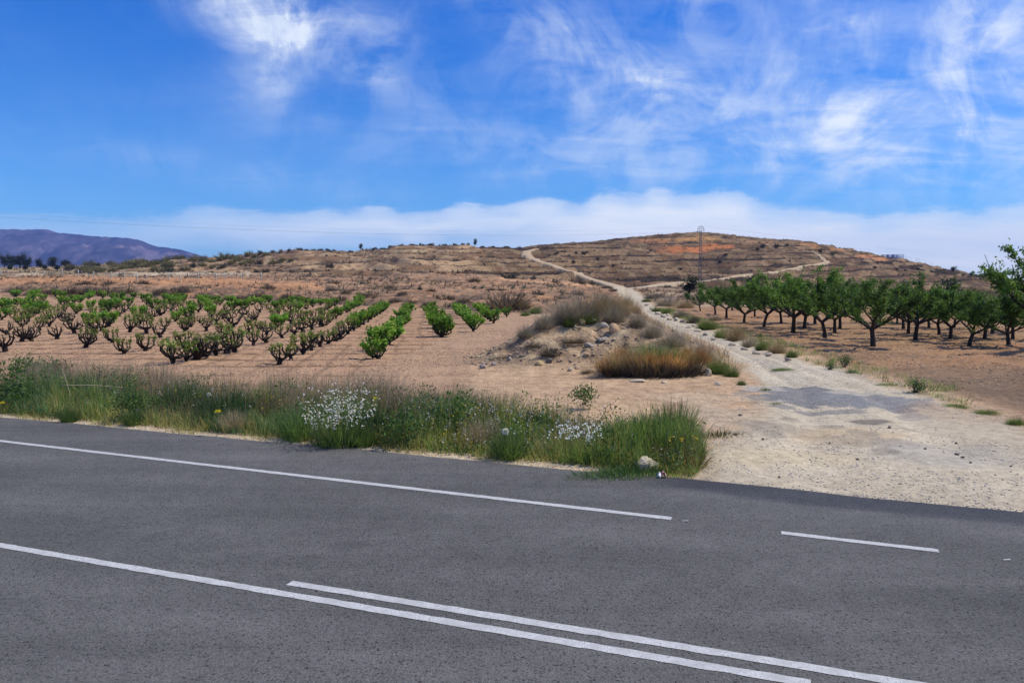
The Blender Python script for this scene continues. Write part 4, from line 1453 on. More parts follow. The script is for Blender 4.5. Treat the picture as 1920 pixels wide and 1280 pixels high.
# the countless low scrub
def scatter(name, n, kinds, region, size, kindcols, seed, nb=9, mat=None, wide=.16):
    rng = np.random.default_rng(seed)
    X, Y = region(rng, n)
    Z, Rr = z_at(X, Y, True)
    keep = kinds(X, Y, Rr, rng)
    X, Y, Z = X[keep], Y[keep], Z[keep]
    m_ = len(X)
    s = rng.uniform(*size, m_)
    cc = pick(kindcols, m_, rng, .3)
    base = np.repeat(np.stack([X, Y, Z - .03], -1), nb, 0) + rng.normal(0, .16, (m_ * nb, 3)) * np.repeat(s, nb)[:, None] * [1.3, 1.3, 0]
    acc = Acc()
    h_ = np.repeat(s, nb) * rng.uniform(.5, 1.1, m_ * nb)
    blades(acc, base, h_, h_ * wide * 1.6, rng.uniform(0, 6.28, m_ * nb), rng.uniform(.2, 1.25, m_ * nb), vary(np.repeat(cc, nb, 0) * .85, m_ * nb, rng, .2), vary(np.repeat(cc, nb, 0) * 1.1, m_ * nb, rng, .2), 2, rng, 1.2)
    return obj(name, acc.mesh(name), mat or M_DRY, kind='stuff')


def reg_polar(a0, a1, y0, y1):
    def f(rng, n):
        a = rng.uniform(a0, a1, n)
        Y = np.sqrt(rng.uniform(y0 ** 2, y1 ** 2, n))
        return a * Y, Y
    return f


H_DK = [(.065, .052, .038), (.085, .068, .048), (.05, .044, .032), (.11, .085, .06)]
scatter('hill_scrub', 26000, lambda X, Y, R_, g_: (R_['hill'] > .6) & (R_['tin'] < -.5) & (R_['riser'] < .4) & (fbm(X, Y, 6, 3, 52) * .6 + fbm(X, Y, 1.7, 2, 53) > g_.uniform(-.5, .7, len(X))),
        reg_polar(-.72, .72, 125, 375), (.35, .95), H_DK, 700, 6, wide=.2)
scatter('hill_grass', 9000, lambda X, Y, R_, g_: (R_['hill'] > .6) & (R_['tin'] < -.5) & (fbm(X, Y, 20, 3, 58) > g_.uniform(-.3, .7, len(X))),
        reg_polar(-.72, .72, 125, 375), (.25, .6), [(.27, .21, .12), (.32, .26, .15), (.22, .17, .10)], 701, 5, wide=.2)
scatter('bank_scrub', 9000, lambda X, Y, R_, g_: (R_['bank'] > .5) & (R_['tin'] < -.8) & (fbm(X, Y, 5, 3, 59) > g_.uniform(-.4, .7, len(X))) & (near_path(X, Y, rx, ry, [u[2] for u in RED]) < 0),
        reg_polar(-.72, .12, 62, 150), (.22, .75), [(.13, .10, .078), (.10, .082, .066), (.17, .13, .095), (.15, .125, .08)], 702, 8, wide=.12)
scatter('dry_grass', 5000, lambda X, Y, R_, g_: (R_['tin'] < -.5) & (R_['hill'] < .6) & (R_['orch'] < .1) & (X > np.interp(Y, TRY, TRX)) & (fbm(X, Y, 4, 3, 60) > g_.uniform(-.7, .4, len(X))),
        reg_polar(.13, .72, 79, 150), (.35, .9), [(.20, .15, .11), (.25, .19, .13), (.15, .115, .09), (.30, .23, .14)], 703, 9, wide=.08)

# ================================================================ the roadside verge
vg_ = np.random.default_rng(41)
def verge_pts(n, d0, d1, s0=-34, s1=-1.2, seed=0, dens=None):
    rng = np.random.default_rng(seed)
    s = rng.uniform(s0, s1, n)
    dmax = np.interp(s, [-40, -14, -8, -5, -3, -1.2], [13.6, 13.4, 13.2, 12.9, 12.2, 11.2])
    d = d0 + (np.minimum(d1, dmax) - d0) * rng.uniform(0, 1, n)
    ok = d1 + 0 * s > d0
    if dens is not None:
        ok &= dens(s, d) > rng.uniform(0, 1, n)
    s, d = s[ok], d[ok]
    X, Y = road_xy(s, d)
    Z = z_at(X, Y)
    return s, d, np.stack([X, Y, Z - .02], -1), rng


YG = [(.26, .26, .085), (.33, .30, .115), (.21, .24, .07), (.38, .32, .15)]
GG = [(.115, .185, .048), (.14, .215, .052), (.10, .155, .048), (.18, .24, .068)]
BG = [(.080, .150, .062), (.068, .13, .058), (.10, .175, .07)]
DG = [(.30, .225, .155), (.245, .185, .13), (.37, .285, .19), (.20, .155, .11)]


YG, GG, BG, DG = ([tuple(v * 1.22 for v in c) for c in q] for q in (YG, GG, BG, DG))


def zone(s, d, seed, sc=.9):
    return fbm(s, d, sc, 3, seed)


# low yellow-green grass at the edge of the asphalt
acc = Acc()
s, d, B, rng = verge_pts(30000, 9.93, 10.85, seed=1, dens=lambda s, d: sstep(zone(s, d, 61, .7) + (d - 10.10) * 2.4, -.45, .3))
blades(acc, B, rng.uniform(.07, .30, len(B)) * (0.6 + .7 * sstep(d, 10.05, 10.6)), .010, rng.uniform(0, 6.28, len(B)), rng.uniform(.1, 1.1, len(B)), pick(YG, len(B), rng) * .8, pick(YG + [(.30, .25, .12)], len(B), rng), 2, rng)
obj('verge_grass', acc.mesh('verge_grass'), M_GRASS, kind='stuff')
# taller green growth
acc = Acc()
s, d, B, rng = verge_pts(78000, 10.15, 12.9, seed=2, dens=lambda s, d: sstep(zone(s, d, 62), -.75, .3) * sstep(12.6 - d + .8 * zone(s, d, 63, 2.0), -.2, .9))
zz = zone(s, d, 64, 1.2)
cc = np.where((zz > .15)[:, None], pick(GG, len(B), rng), np.where((zz < -.25)[:, None], pick(BG, len(B), rng), pick(GG + YG, len(B), rng)))
hh = rng.uniform(.20, .56, len(B)) * (.50 + .68 * sstep(d, 10.2, 11.5)) * (.55 + .85 * sstep(zone(s, d, 65, .8), -.5, .6)) * (1 - .35 * sstep(d, 11.8, 12.6))
blades(acc, B, hh, rng.uniform(.007, .015, len(B)), rng.uniform(0, 6.28, len(B)), np.abs(rng.normal(.25, .35, len(B))), cc * .8, cc * 1.15, 3, rng)
obj('tall_grass', acc.mesh('tall_grass'), M_GRASS, kind='stuff')
# broad leaved weeds filling it
acc = Acc()
s, d, B, rng = verge_pts(70000, 10.12, 12.8, seed=3, dens=lambda s, d: sstep(zone(s, d, 66, .8), -.55, .4))
zz = zone(s, d, 67, .6)
cc = np.where((zz > .1)[:, None], pick([(.075, .15, .035), (.06, .125, .03), (.10, .17, .045)], len(B), rng), pick(BG + GG, len(B), rng))
hz = rng.uniform(.03, 1, len(B)) ** .8 * .50 * (.42 + .68 * sstep(d, 10.2, 11.3)) * (.5 + .9 * sstep(zone(s, d, 68, .6), -.4, .6))
leaves(acc, B + np.stack([0 * hz, 0 * hz, hz], -1), rng.uniform(.03, .085, len(B)), rng.uniform(.012, .032, len(B)), cc, rng, .7)
obj('verge_weeds', acc.mesh('verge_weeds'), M_GRASS, kind='stuff')
# grey-brown dry grass along the back of the verge
acc = Acc()
s, d, B, rng = verge_pts(52000, 11.2, 13.6, seed=4, dens=lambda s, d: sstep(d + .9 * zone(s, d, 69, 2.0), 11.6, 12.5) * sstep(zone(s, d, 70, 1.4), -.75, .2))
hh = rng.uniform(.42, .95, len(B)) * (.70 + .4 * sstep(zone(s, d, 71, 1.3), -.5, .6)) * np.interp(s, [-12, -6, -3, -1], [1, 1, .65, .4])
az_ = rng.normal(.6, 1.2, len(B))
cb = pick(DG + [(.11, .085, .065)], len(B), rng)
blades(acc, B, hh, rng.uniform(.004, .010, len(B)), az_, np.abs(rng.normal(.25, .32, len(B))), cb * .75, pick(DG, len(B), rng) * 1.15, 3, rng)
obj('dry_grass', acc.mesh('dry_grass'), M_DRY, kind='stuff')
acc = Acc()
s, d, B, rng = verge_pts(26000, 10.4, 12.2, seed=14, dens=lambda s, d: sstep(zone(s, d, 74, 1.1), .12, .6))
cb = pick(DG + [(.34, .28, .14), (.26, .24, .10)], len(B), rng)
blades(acc, B, rng.uniform(.2, .62, len(B)) * (.55 + .6 * sstep(d, 10.4, 11.6)), rng.uniform(.004, .009, len(B)), rng.uniform(0, 6.28, len(B)), np.abs(rng.normal(.35, .4, len(B))), cb * .75, cb * 1.1, 3, rng)
obj('straw', acc.mesh('straw'), M_DRY, kind='stuff')
# a thin fringe of dead stalks and some brown seed heads inside the green
acc = Acc()
s, d, B, rng = verge_pts(9000, 10.3, 13.3, seed=5, dens=lambda s, d: sstep(zone(s, d, 72, 1.0), -.2, .6))
blades(acc, B, rng.uniform(.35, .85, len(B)), .005, rng.normal(.4, 1.4, len(B)), np.abs(rng.normal(.2, .3, len(B))), (.22, .16, .09), (.34, .27, .17), 3, rng)
obj('dead_stalks', acc.mesh('dead_stalks'), M_DRY, kind='stuff')
# sprinkled flowers
for nm, n, col, sz, dens, sd_ in (('white_wildflowers', 900, [(.72, .72, .74), (.62, .60, .62)], (.018, .034), lambda s, d: .06 + .94 * np.exp(-((s + 4.6) / 1.3) ** 2 - ((d - 11.0) / .7) ** 2), 6),
                                  ('yellow_wildflowers', 520, [(.70, .50, .03), (.62, .42, .02)], (.018, .032), lambda s, d: .10 + .9 * np.exp(-((s + 5.4) / .9) ** 2 - ((d - 10.9) / .6) ** 2) + .5 * np.exp(-((s + 7.4) / .8) ** 2 - ((d - 10.6) / .4) ** 2), 7)):
    s, d, B, rng = verge_pts(n * 6, 10.2, 12.4, seed=sd_, dens=dens)
    B, d = B[:n], d[:n]
    acc = Acc()
    for k in range(3):
        leaves(acc, B + np.stack([rng.normal(0, .01, len(B)), rng.normal(0, .01, len(B)), .16 + .36 * sstep(d, 10.2, 11.4) + rng.normal(0, .05, len(B))], -1), rng.uniform(*sz, len(B)), rng.uniform(*sz, len(B)), pick(col, len(B), rng, .12), rng, 1.2)
    obj(nm, acc.mesh(nm), M_PETAL, kind='stuff')


# ---------------------------------------------------------------- plants that stand out one by one
def plant(name, xs, ys, acc, mat, label, cat='plant', scale=1.0, group=None, Yadd=0.0):
    X0, Y0, Z0 = (float(q[0]) for q in place(xs, ys))
    o = obj(name, acc.mesh(name) if isinstance(acc, Acc) else acc, mat, None, label, cat, group, loc=(X0, Y0 + Yadd, Z0))
    o.scale = (scale,) * 3 if not isinstance(scale, tuple) else scale
    o.rotation_euler = (0, 0, sr.uniform(-.4, .4))
    return o


def root(name, xs, ys, label, cat, Yadd=0.0, group=None):
    X0, Y0, Z0 = (float(q[0]) for q in place(xs, ys))
    e = bpy.data.objects.new(name, None)
    COL.objects.link(e)
    e.location = (X0, Y0 + Yadd, Z0)
    e['label'], e['category'] = label, cat
    if group:
        e['group'] = group
    return e


def flowers(stems, rng, n, sz, cols, spread=.03):
    acc = Acc()
    c = stems[rng.integers(0, len(stems), n)] + rng.normal(0, spread, (n, 3))
    for k in range(2):
        leaves(acc, c, rng.uniform(.7, 1.3, n) * sz, rng.uniform(.6, 1.1, n) * sz, pick(cols, n, rng, .1), rng, .8)
    return acc


# the tall white flowering clump
rng = np.random.default_rng(80)
e = root('white_flower_clump', 630, 842, 'tall clump of white flower spikes standing out of the green verge', 'flowers', .25)
obj('leaves', tuft_mesh('leaves', 420, .34, (.35, .62), (.05, .7), .016, BG + GG, GG, 81, 3).mesh('clump_leaves'), M_GRASS, e)
st = Acc()
n = 95
a, q = rng.uniform(0, 6.28, n), np.sqrt(rng.uniform(0, 1, n)) * .36
bs = np.stack([np.cos(a) * q * 1.25, np.sin(a) * q * .8, 0 * q], -1)
hs = rng.uniform(.55, 1.02, n)
blades(st, bs, hs, .010, a, .22 * q / .36 + .05, (.10, .15, .05), (.16, .2, .08), 3, rng, 1.4)
obj('flower_stems', st.mesh('flower_stems'), M_GRASS, e)
tips = []
for k in range(n):
    for t in np.linspace(.55, 1, 5):
        ln_ = .22 * q[k] / .36 + .05
        tips.append(bs[k] + np.array([math.cos(a[k]), math.sin(a[k]), 0]) * hs[k] * math.sin(ln_) * t ** 1.4 + np.array([0, 0, hs[k] * math.cos(ln_) * t]))
obj('blossoms', flowers(np.array(tips), rng, 620, .030, [(.80, .78, .80), (.74, .70, .72), (.72, .66, .66)], .016).mesh('blossoms'), M_PETAL, e)
# the lower white clump near the big tussock
rng = np.random.default_rng(82)
e = root('white_flower_clump', 1085, 868, 'low clump of small white flowers left of the big green tussock', 'flowers', .35)
obj('leaves', tuft_mesh('leaves', 380, .45, (.22, .46), (.05, .8), .012, GG, GG, 83, 3).mesh('clump_leaves'), M_GRASS, e)
n = 130
a, q = rng.uniform(0, 6.28, n), np.sqrt(rng.uniform(0, 1, n)) * .42
tp = np.stack([np.cos(a) * q, np.sin(a) * q * .8, rng.uniform(.30, .52, n)], -1)
obj('blossoms', flowers(tp, rng, 230, .027, [(.78, .80, .86), (.74, .74, .78)], .02).mesh('blossoms'), M_PETAL, e)
# the big green tussock by the track mouth
tk = tuft_mesh('tussock', 3600, .70, (.34, .74), (.0, .85), .010, [(.03, .075, .03), (.04, .09, .035)], [(.055, .15, .05), (.07, .17, .05), (.045, .12, .055)], 84, 4, 1.6, .08, 1.0)
plant('green_tussock', 1228, 858, tk, M_GRASS, 'big dense dark green tussock where the verge ends at the track', 'tussock', (1.02, .70, .98), Yadd=.6)
ty = tuft_mesh('t', 700, .30, (.5, .95), (.0, .4), .008, [(.06, .12, .04)], [(.17, .19, .07), (.12, .17, .05)], 85, 4)
plant('grass_tuft', 1278, 842, ty, M_GRASS, 'taller yellow-tipped grass rising from the right half of the big green tussock', 'grass', .92, Yadd=.5)
tb = tuft_mesh('t', 520, .34, (.22, .46), (.1, 1.0), .010, [(.10, .085, .04), (.075, .09, .035)], [(.15, .14, .06), (.12, .10, .05)], 86, 3)
e = root('flowering_weed', 1278, 872, 'brownish weed with a few yellow flowers right of the pale rock', 'plant')
obj('leaves', tb.mesh('weed_leaves'), M_GRASS, e)
rng = np.random.default_rng(87)
obj('blossoms', flowers(np.array([(-.05, -.2, .42), (.1, -.1, .45), (.2, 0, .40), (-.15, 0, .38), (.25, -.15, .33)]), rng, 12, .035, [(.75, .52, .03)], .02).mesh('blossoms'), M_PETAL, e)
gc = tuft_mesh('t', 1800, .55, (.09, .24), (.2, 1.3), .016, GG + BG, [(.06, .145, .045), (.08, .17, .05)], 88, 2, 1.2, 0, 1.5)
plant('low_weeds', 1175, 893, gc, M_GRASS, 'low dark green mat of weeds in front of the pale rock', 'plant', (1.0, .55, 1.0))
plant('low_weeds', 1262, 891, tuft_mesh('t', 300, .25, (.05, .13), (.2, 1.3), .016, GG, GG, 89, 2, 1.2, 0, 1.5), M_GRASS, 'small green weed behind the crumpled litter', 'plant', (.8, .5, .8))
plant('flat_tuft', 1345, 818, tuft_mesh('t', 520, .40, (.06, .22), (.2, 1.3), .012, [(.05, .075, .03), (.07, .085, .035)], [(.08, .11, .04)], 90, 2, 1.2, 0, 1.5), M_GRASS, 'flat dark green tuft lying on the sand right of the big tussock', 'plant', (1.0, .6, .9))  # low flat mat of dark green blades
# bushy weeds with a shape of their own
WB = [leafy_mesh(620, .42, .40, .085, .034, [(.085, .16, .042), (.11, .20, .05), (.07, .13, .05)], 900 + i, 9, .6, False).mesh('weed') for i in range(3)]
WG = [tuft_mesh('t', 620, .24, (.35, .72), (.05, .8), .009, GG, [(.08, .15, .045), (.06, .12, .05)], 910 + i, 3).mesh('weed_grass') for i in range(3)]
WD = [tuft_mesh('t', 620, .30, (.45, .85), (.05, .7), .006, DG, DG, 920 + i, 3, 1.5).mesh('dry_tuft') for i in range(3)]
WF = [tuft_mesh('t', 1100, .26, (.35, .7), (.05, .9), .005, [(.035, .075, .035)], [(.045, .10, .045), (.06, .12, .05)], 930 + i, 3, 1.5).mesh('feathery_weed') for i in range(2)]
WEEDS = [('leafy_weed', WB, 1095, 768, .80, 'grey-green leafy weed growing alone on the sand behind the verge'),
         ('grass_tuft', WG, 563, 822, 1.15, 'bright green grass tuft just left of the tall white flowers'),
         ('feathery_weed', WF, 800, 800, 1.2, 'dark feathery weed in mid verge right of the tall white flowers'),
         ('feathery_weed', WF, 705, 822, 1.1, 'dark green feathery weed touching the tall white flowers on their right'),
         ('feathery_weed', WF, 425, 790, 1.35, 'dark feathery weed in the middle of the verge above the lone yellow flower'),
         ('feathery_weed', WF, 345, 775, 1.25, 'greyish feathery weed left of the darkest feathery weed'),
         ('feathery_weed', WF, 1010, 812, .9, 'dark feathery weed between the dry grass and the low white flowers'),
         ('leafy_weed', WB, 60, 738, 1.3, 'bright leafy weed standing tallest at the left end of the verge'),
         ('leafy_weed', WB, 15, 770, 1.3, 'leafy weed at the very left edge of the verge'),
         ('leafy_weed', WB, 100, 725, 1.1, 'yellow-green leafy weed behind the tallest weed at the left end'),
         ('leafy_weed', WB, 760, 838, .9, 'leafy weed in the front of the verge right of the tall white flowers'),
         ('leafy_weed', WB, 850, 822, 1.0, 'fresh green leafy weed in mid verge before the dry patch'),
         ('leafy_weed', WB, 250, 790, .9, 'fresh green leafy weed in the front left of the verge'),
         ('grass_tuft', WG, 900, 800, 1.05, 'arching green grass tuft at the back of the verge before the bare sand'),
         ('grass_tuft', WG, 955, 858, .8, 'blue-green grass tuft beside the white puff flower'),
         ('grass_tuft', WG, 680, 836, 0.60, 'green grass tuft at the asphalt edge below the tall white flowers'),
         ('grass_tuft', WG, 250, 796, 0.60, 'green grass tuft at the asphalt edge in the left part of the verge'),
         ('grass_tuft', WG, 130, 791, 0.52, 'pale grass tuft at the asphalt edge near the left end'),
         ('dry_tuft', WD, 300, 740, 1.2, 'olive-brown dry grass tuft rising above the back of the verge'),
         ('dry_tuft', WD, 600, 770, 1.05, 'brown dry grass tuft behind the tall white flowers'),
         ('dry_tuft', WD, 690, 776, 1.0, 'reddish dry grass tuft behind and right of the tall white flowers'),
         ('dry_tuft', WD, 520, 775, 1.0, 'brown dry grass tuft left behind the bright green tuft'),
         ('dry_tuft', WD, 860, 778, .9, 'thin dry grass tuft at the back edge of the verge by the sand'),
         ('dry_tuft', WD, 910, 838, .75, 'pinkish dry grass tuft in the middle of the flowers'),
         ('dry_tuft', WD, 440, 808, 0.60, 'pale dry grass tuft at the front beside the lone yellow flower'),
         ('dry_tuft', WD, 180, 735, 1.1, 'grey dry grass tuft at the back of the verge in the left part')]
for i, (nm, ms, x_, y_, s_, lb) in enumerate(WEEDS):
    nm = 'weed' if nm == 'leafy_weed' else nm
    if nm == 'weed':
        e = root('weed', x_, y_, lb, 'weed')
        k_ = s_ * sr.uniform(.92, 1.05)
        e.scale = (k_, k_, k_)
        obj('leaves', ms[i % len(ms)], M_GRASS, e, kind='stuff')
        continue
    plant(nm, x_, y_, ms[i % len(ms)], M_DRY if ms is WD else M_GRASS, lb, 'grass' if 'tuft' in nm else 'weed', s_ * sr.uniform(.92, 1.05))
# single flowers
def flower(xs, ys, h, col, sz, label, ball=False):
    e = root('flower', xs, ys, label, 'flower')
    a_ = Acc()
    tube(a_, np.array([(0, 0, 0), (.01, 0, h * .5), (.03, -.01, h)]), [.006, .005, .004], 4, (.09, .14, .05))
    obj('stem', a_.mesh('stem'), M_GRASS, e)
    b_ = Acc()
    rng = np.random.default_rng(int(xs))
    n = 60 if ball else 26
    c = unit(rng.normal(size=(n, 3))) * (sz * .5 if ball else sz * .5 * np.array([1, 1, .35])) + [.03, -.01, h]
    leaves(b_, c, sz * .5, sz * .4, vary(col, n, rng, .08), rng, .5)
    obj('flower_head', b_.mesh('flower_head'), M_PETAL, e)


flower(944, 862, .42, (.78, .78, .74), .085, 'round white puff flower head in the front of the verge', True)
flower(407, 818, .44, (.62, .53, .03), .09, 'lone flat yellow flower head in the front left of the verge')
flower(391, 792, .52, (.78, .78, .75), .07, 'single white flower above the lone yellow flower', True)
flower(4, 795, .42, (.62, .5, .03), .08, 'yellow flower at the very left edge of the verge')
flower(702, 812, .62, (.66, .58, .05), .07, 'yellow flower head at the right shoulder of the tall white clump')
# a few bleached stalks lying across the left part
for i, (x0, y0, x1, y1, lb) in enumerate([(120, 690, 138, 752, 'tall leaning bleached stalk at the left of the verge'), (114, 722, 232, 726, 'bleached stalk lying flat across the left of the verge')]):
    p0, p1 = place(x0, 770), place(x1, 770)
    tz0, tz1 = CAMH + p0[1][0] * float(ray(x0, y0)[1]), CAMH + p1[1][0] * float(ray(x1, y1)[1])
    a_ = Acc()
    A = np.array([p0[0][0], p0[1][0], tz0])
    B_ = np.array([p1[0][0], p1[1][0], tz1])
    if i == 0:
        B_ = np.array([p1[0][0], p1[1][0], float(p1[2][0])])
    tube(a_, np.array([A, (A + B_) / 2 + [0, .02, .02], B_]), [.007, .009, .008], 5, (.48, .40, .28))
    obj('dry_stalk', a_.mesh('dry_stalk'), M_DRY, None, lb, 'stalk')


# ---------------------------------------------------------------- stones
def rock_mesh(seed, flat_=.7, jag=.22):
    import bmesh
    rng = np.random.default_rng(seed)
    bm = bmesh.new()
    bmesh.ops.create_icosphere(bm, subdivisions=2, radius=.5)
    dirs = unit(rng.normal(size=(9, 3)))
    offs = rng.uniform(.30, .46, 9)
    for v_ in bm.verts:
        c = np.array(v_.co)
        for d_, o_ in zip(dirs, offs):           # flat broken faces
            k = c @ d_ - o_
            if k > 0:
                c = c - d_ * k
        c = c + rng.normal(0, jag * .05, 3)
        v_.co = (c[0], c[1] * .85, c[2] * flat_)
    me = bpy.data.meshes.new('rock')
    bm.to_mesh(me)
    bm.free()
    at = me.attributes.new('tone', 'FLOAT_COLOR', 'POINT')
    return me


def toned(me, c):
    me = me.copy()
    n = len(me.vertices)
    me.attributes['tone'].data.foreach_set('color', np.tile(np.array([*c, 1], np.float32), n))
    return me


RM = [rock_mesh(i) for i in range(1, 6)]
RC = {'p': (.56, .47, .35), 'y': (.52, .40, .20), 'o': (.50, .33, .20), 'g': (.36, .31, .26), 'd': (.17, .14, .12)}
RMT = {k: [toned(m_, c) for m_ in RM] for k, c in RC.items()}


def rock(xs, ys, wpx, hpx, kind, label, group=None, rot=None):
    X0, Y0, Z0 = (float(q[0]) for q in place(xs, ys))
    o = obj('rock', RMT[kind][sr.integers(0, 5)], M_ROCK, None, label, 'rock', group)
    w_, h_ = wpx * Y0 / F, hpx * Y0 / F
    o.location = (X0, Y0, Z0 + h_ * .22)
    o.scale = (w_ * 1.1, w_ * 1.0, h_ * 1.9)
    o.rotation_euler = (sr.normal(0, .15), sr.normal(0, .15), sr.uniform(0, 6.28) if rot is None else rot)
    return o


rock(1210, 879, 52, 30, 'p', 'pale sandy rock half hidden under the big green tussock', None, .2)
rock(1327, 704, 17, 17, 'p', 'pale boulder at the right end of the orange-brown bush')
rock(1092, 607, 20, 10, 'y', 'yellowish stone on the crest of the mound')
rock(1152, 621, 20, 18, 'o', 'orange-tan boulder on the shoulder of the mound')
rock(1133, 612, 16, 9, 'p', 'pale stone just left of the orange-tan boulder on the mound')
rock(1112, 604, 12, 8, 'p', 'small pale stone beside the yellowish crest stone')
rock(1012, 684, 16, 9, 'y', 'yellowish stone low on the front of the mound')
rock(1030, 680, 14, 10, 'd', 'dark stone next to the low yellowish stone on the mound')
rock(1195, 715, 34, 5, 'p', 'long flat pale stone in front of the orange-brown bush')
rock(1245, 718, 16, 5, 'p', 'flat white stone in front of the orange-brown bush')
rock(1345, 722, 14, 6, 'p', 'small pale stone near the foot of the right-hand boulder')
rock(1130, 640, 30, 10, 'g', 'grey slab-like stone on the dark face of the mound')
rock(1105, 650, 24, 9, 'g', 'lower grey slab on the dark face of the mound')
rock(1100, 668, 14, 8, 'o', 'tan stone in the middle of the mound front')
rock(1070, 695, 12, 7, 'p', 'pale stone at the foot of the mound front')
rock(905, 690, 14, 9, 'g', 'grey stone at the left toe of the mound')
rock(925, 684, 12, 8, 'g', 'second grey stone at the left toe of the mound')
rock(955, 675, 12, 8, 'g', 'grey stone farther up the left edge of the mound')
for i, (x_, y_, w_, h_) in enumerate([(1212, 573, 9, 4), (1222, 580, 11, 5), (1234, 590, 13, 6), (1243, 595, 11, 6), (1256, 600, 14, 6), (1268, 601, 12, 7), (1280, 604, 12, 6), (1292, 615, 13, 6), (1308, 622, 15, 7),
                                      (1322, 629, 13, 6), (1338, 637, 13, 6), (1372, 648, 16, 7), (1395, 656, 15, 6), (1420, 664, 20, 8), (1442, 667, 16, 7), (1478, 676, 14, 6), (1300, 612, 10, 5), (1252, 592, 9, 5)]):
    rock(x_, y_, w_, h_, 'p' if i % 3 else 'g', f'whitish stone along the orchard edge of the track, {ordw(i)} from the far end' if i < 16 else ('whitish stone set back among the far green weeds by the track' if i == 16 else 'whitish stone set back near the far stones of the track'), 'stones along the orchard side of the track')
for i, (x_, y_, w_, h_, k_) in enumerate([(1461, 895, 6, 4, 'd'), (1608, 862, 6, 4, 'd'), (1794, 853, 8, 5, 'd'), (1555, 832, 6, 4, 'd'), (1805, 858, 9, 4, 'd'), (1793, 832, 6, 4, 'd'), (1820, 868, 6, 4, 'd'), (1668, 803, 8, 5, 'd'),
                                          (1430, 824, 8, 4, 'd'), (1380, 815, 8, 4, 'd'), (1388, 779, 8, 4, 'd'), (1850, 957, 7, 4, 'd'), (1895, 875, 5, 3, 'd'), (1735, 842, 6, 4, 'd'), (1375, 700, 10, 6, 'p')]):
    rock(x_, y_, w_, h_, k_, f'dark pebble lying on the pale track mouth, {ordw(sorted([1461,1608,1794,1555,1805,1793,1820,1668,1430,1380,1388,1850,1895,1735,1375]).index(x_))} from the left' if k_ == 'd' else 'pale stone at the track edge below the green end of the orange-brown bush', 'pebbles on the track mouth')


def pebbles(name, X, Y, size, cols, seed, mat):
    """countless small broken stones as little eight-sided lumps"""
    rng = np.random.default_rng(seed)
    n = len(X)
    Z = z_at(X, Y)
    s = np.exp(rng.uniform(math.log(size[0]), math.log(size[1]), n))
    o_ = np.array([(1, 0, 0), (0, 1, 0), (-1, 0, 0), (0, -1, 0), (0, 0, .7), (0, 0, -.5)])
    V_ = o_[None] * s[:, None, None] * rng.uniform(.6, 1.3, (n, 6, 1))
    a = rng.uniform(0, 6.28, n)
    ca, sa = np.cos(a)[:, None], np.sin(a)[:, None]
    V_ = np.stack([V_[..., 0] * ca - V_[..., 1] * sa, V_[..., 0] * sa + V_[..., 1] * ca, V_[..., 2]], -1)
    V_ += np.stack([X, Y, Z], -1)[:, None]
    t = np.array([(0, 1, 4), (1, 2, 4), (2, 3, 4), (3, 0, 4), (1, 0, 5), (2, 1, 5), (3, 2, 5), (0, 3, 5)])
    T = (np.arange(n)[:, None, None] * 6 + t).reshape(-1, 3)
    acc = Acc().add(V_, None, np.repeat(pick(cols, n, rng, .2), 6, 0), T)
    return obj(name, acc.mesh(name), mat, kind='stuff')


rng = np.random.default_rng(95)
X_m, Y_m = rng.uniform(-3, 9, 26000), rng.uniform(19.5, 40, 26000)
k_ = (mound_h(X_m, Y_m) > .10) & (track_in(X_m, Y_m) < -.2) & (fbm(X_m, Y_m, 1.2, 3, 96) > rng.uniform(-.7, .6, len(X_m)))
pebbles('rubble', X_m[k_][:2600], Y_m[k_][:2600], (.02, .10), [(.40, .29, .19), (.48, .37, .25), (.30, .22, .15), (.20, .155, .12)], 97, M_ROCK)
Y_m = rng.uniform(8.3, 26, 60000)
X_m = rng.uniform(1, 14, 60000)
ti = track_in(X_m, Y_m)
k_ = (ti > -.5) & (road_d(X_m, Y_m) > 9.97) & (fbm(X_m, Y_m, 1.6, 3, 98) > rng.uniform(-.5, .9, len(X_m)))
pebbles('track_gravel', X_m[k_][:9000], Y_m[k_][:9000], (.006, .026), [(.56, .50, .40), (.50, .44, .36), (.42, .37, .31), (.62, .56, .46)], 99, M_ROCK)
s_, d_ = rng.uniform(-.8, 9, 9000), 9.9 + np.abs(rng.normal(0, .10, 9000)) * rng.choice([-1, 1], 9000, p=[.3, .7])
X_m, Y_m = road_xy(s_, d_)
pebbles('road_edge_gravel', X_m[:2600], Y_m[:2600], (.005, .016), [(.55, .48, .38), (.40, .36, .31), (.20, .19, .18)], 94, M_ROCK)
s_, d_ = rng.uniform(-24, -1, 5000), 10.02 + rng.normal(0, .06, 5000)
X_m, Y_m = road_xy(s_, d_)
pebbles('verge_gravel', X_m, Y_m, (.006, .022), [(.55, .46, .33), (.45, .37, .27), (.62, .55, .43)], 93, M_ROCK)
# clods of turned earth over both ploughed fields
Y_m = np.sqrt(rng.uniform(18 ** 2, 42 ** 2, 90000))
X_m = rng.uniform(-.72, .72, 90000) * Y_m
Zc, Rc = z_at(X_m, Y_m, True)
k_ = ((Rc['vine'] > .6) | (Rc['orch'] > .6)) & (fbm(X_m, Y_m, 1.4, 3, 92) + .5 * (1 - Rc['fu']) > rng.uniform(-.6, 1.1, len(X_m)))
pebbles('soil_clods', X_m[k_][:22000], Y_m[k_][:22000], (.012, .05), [(.42, .275, .18), (.36, .225, .145), (.50, .345, .235)], 91, M_SOIL)

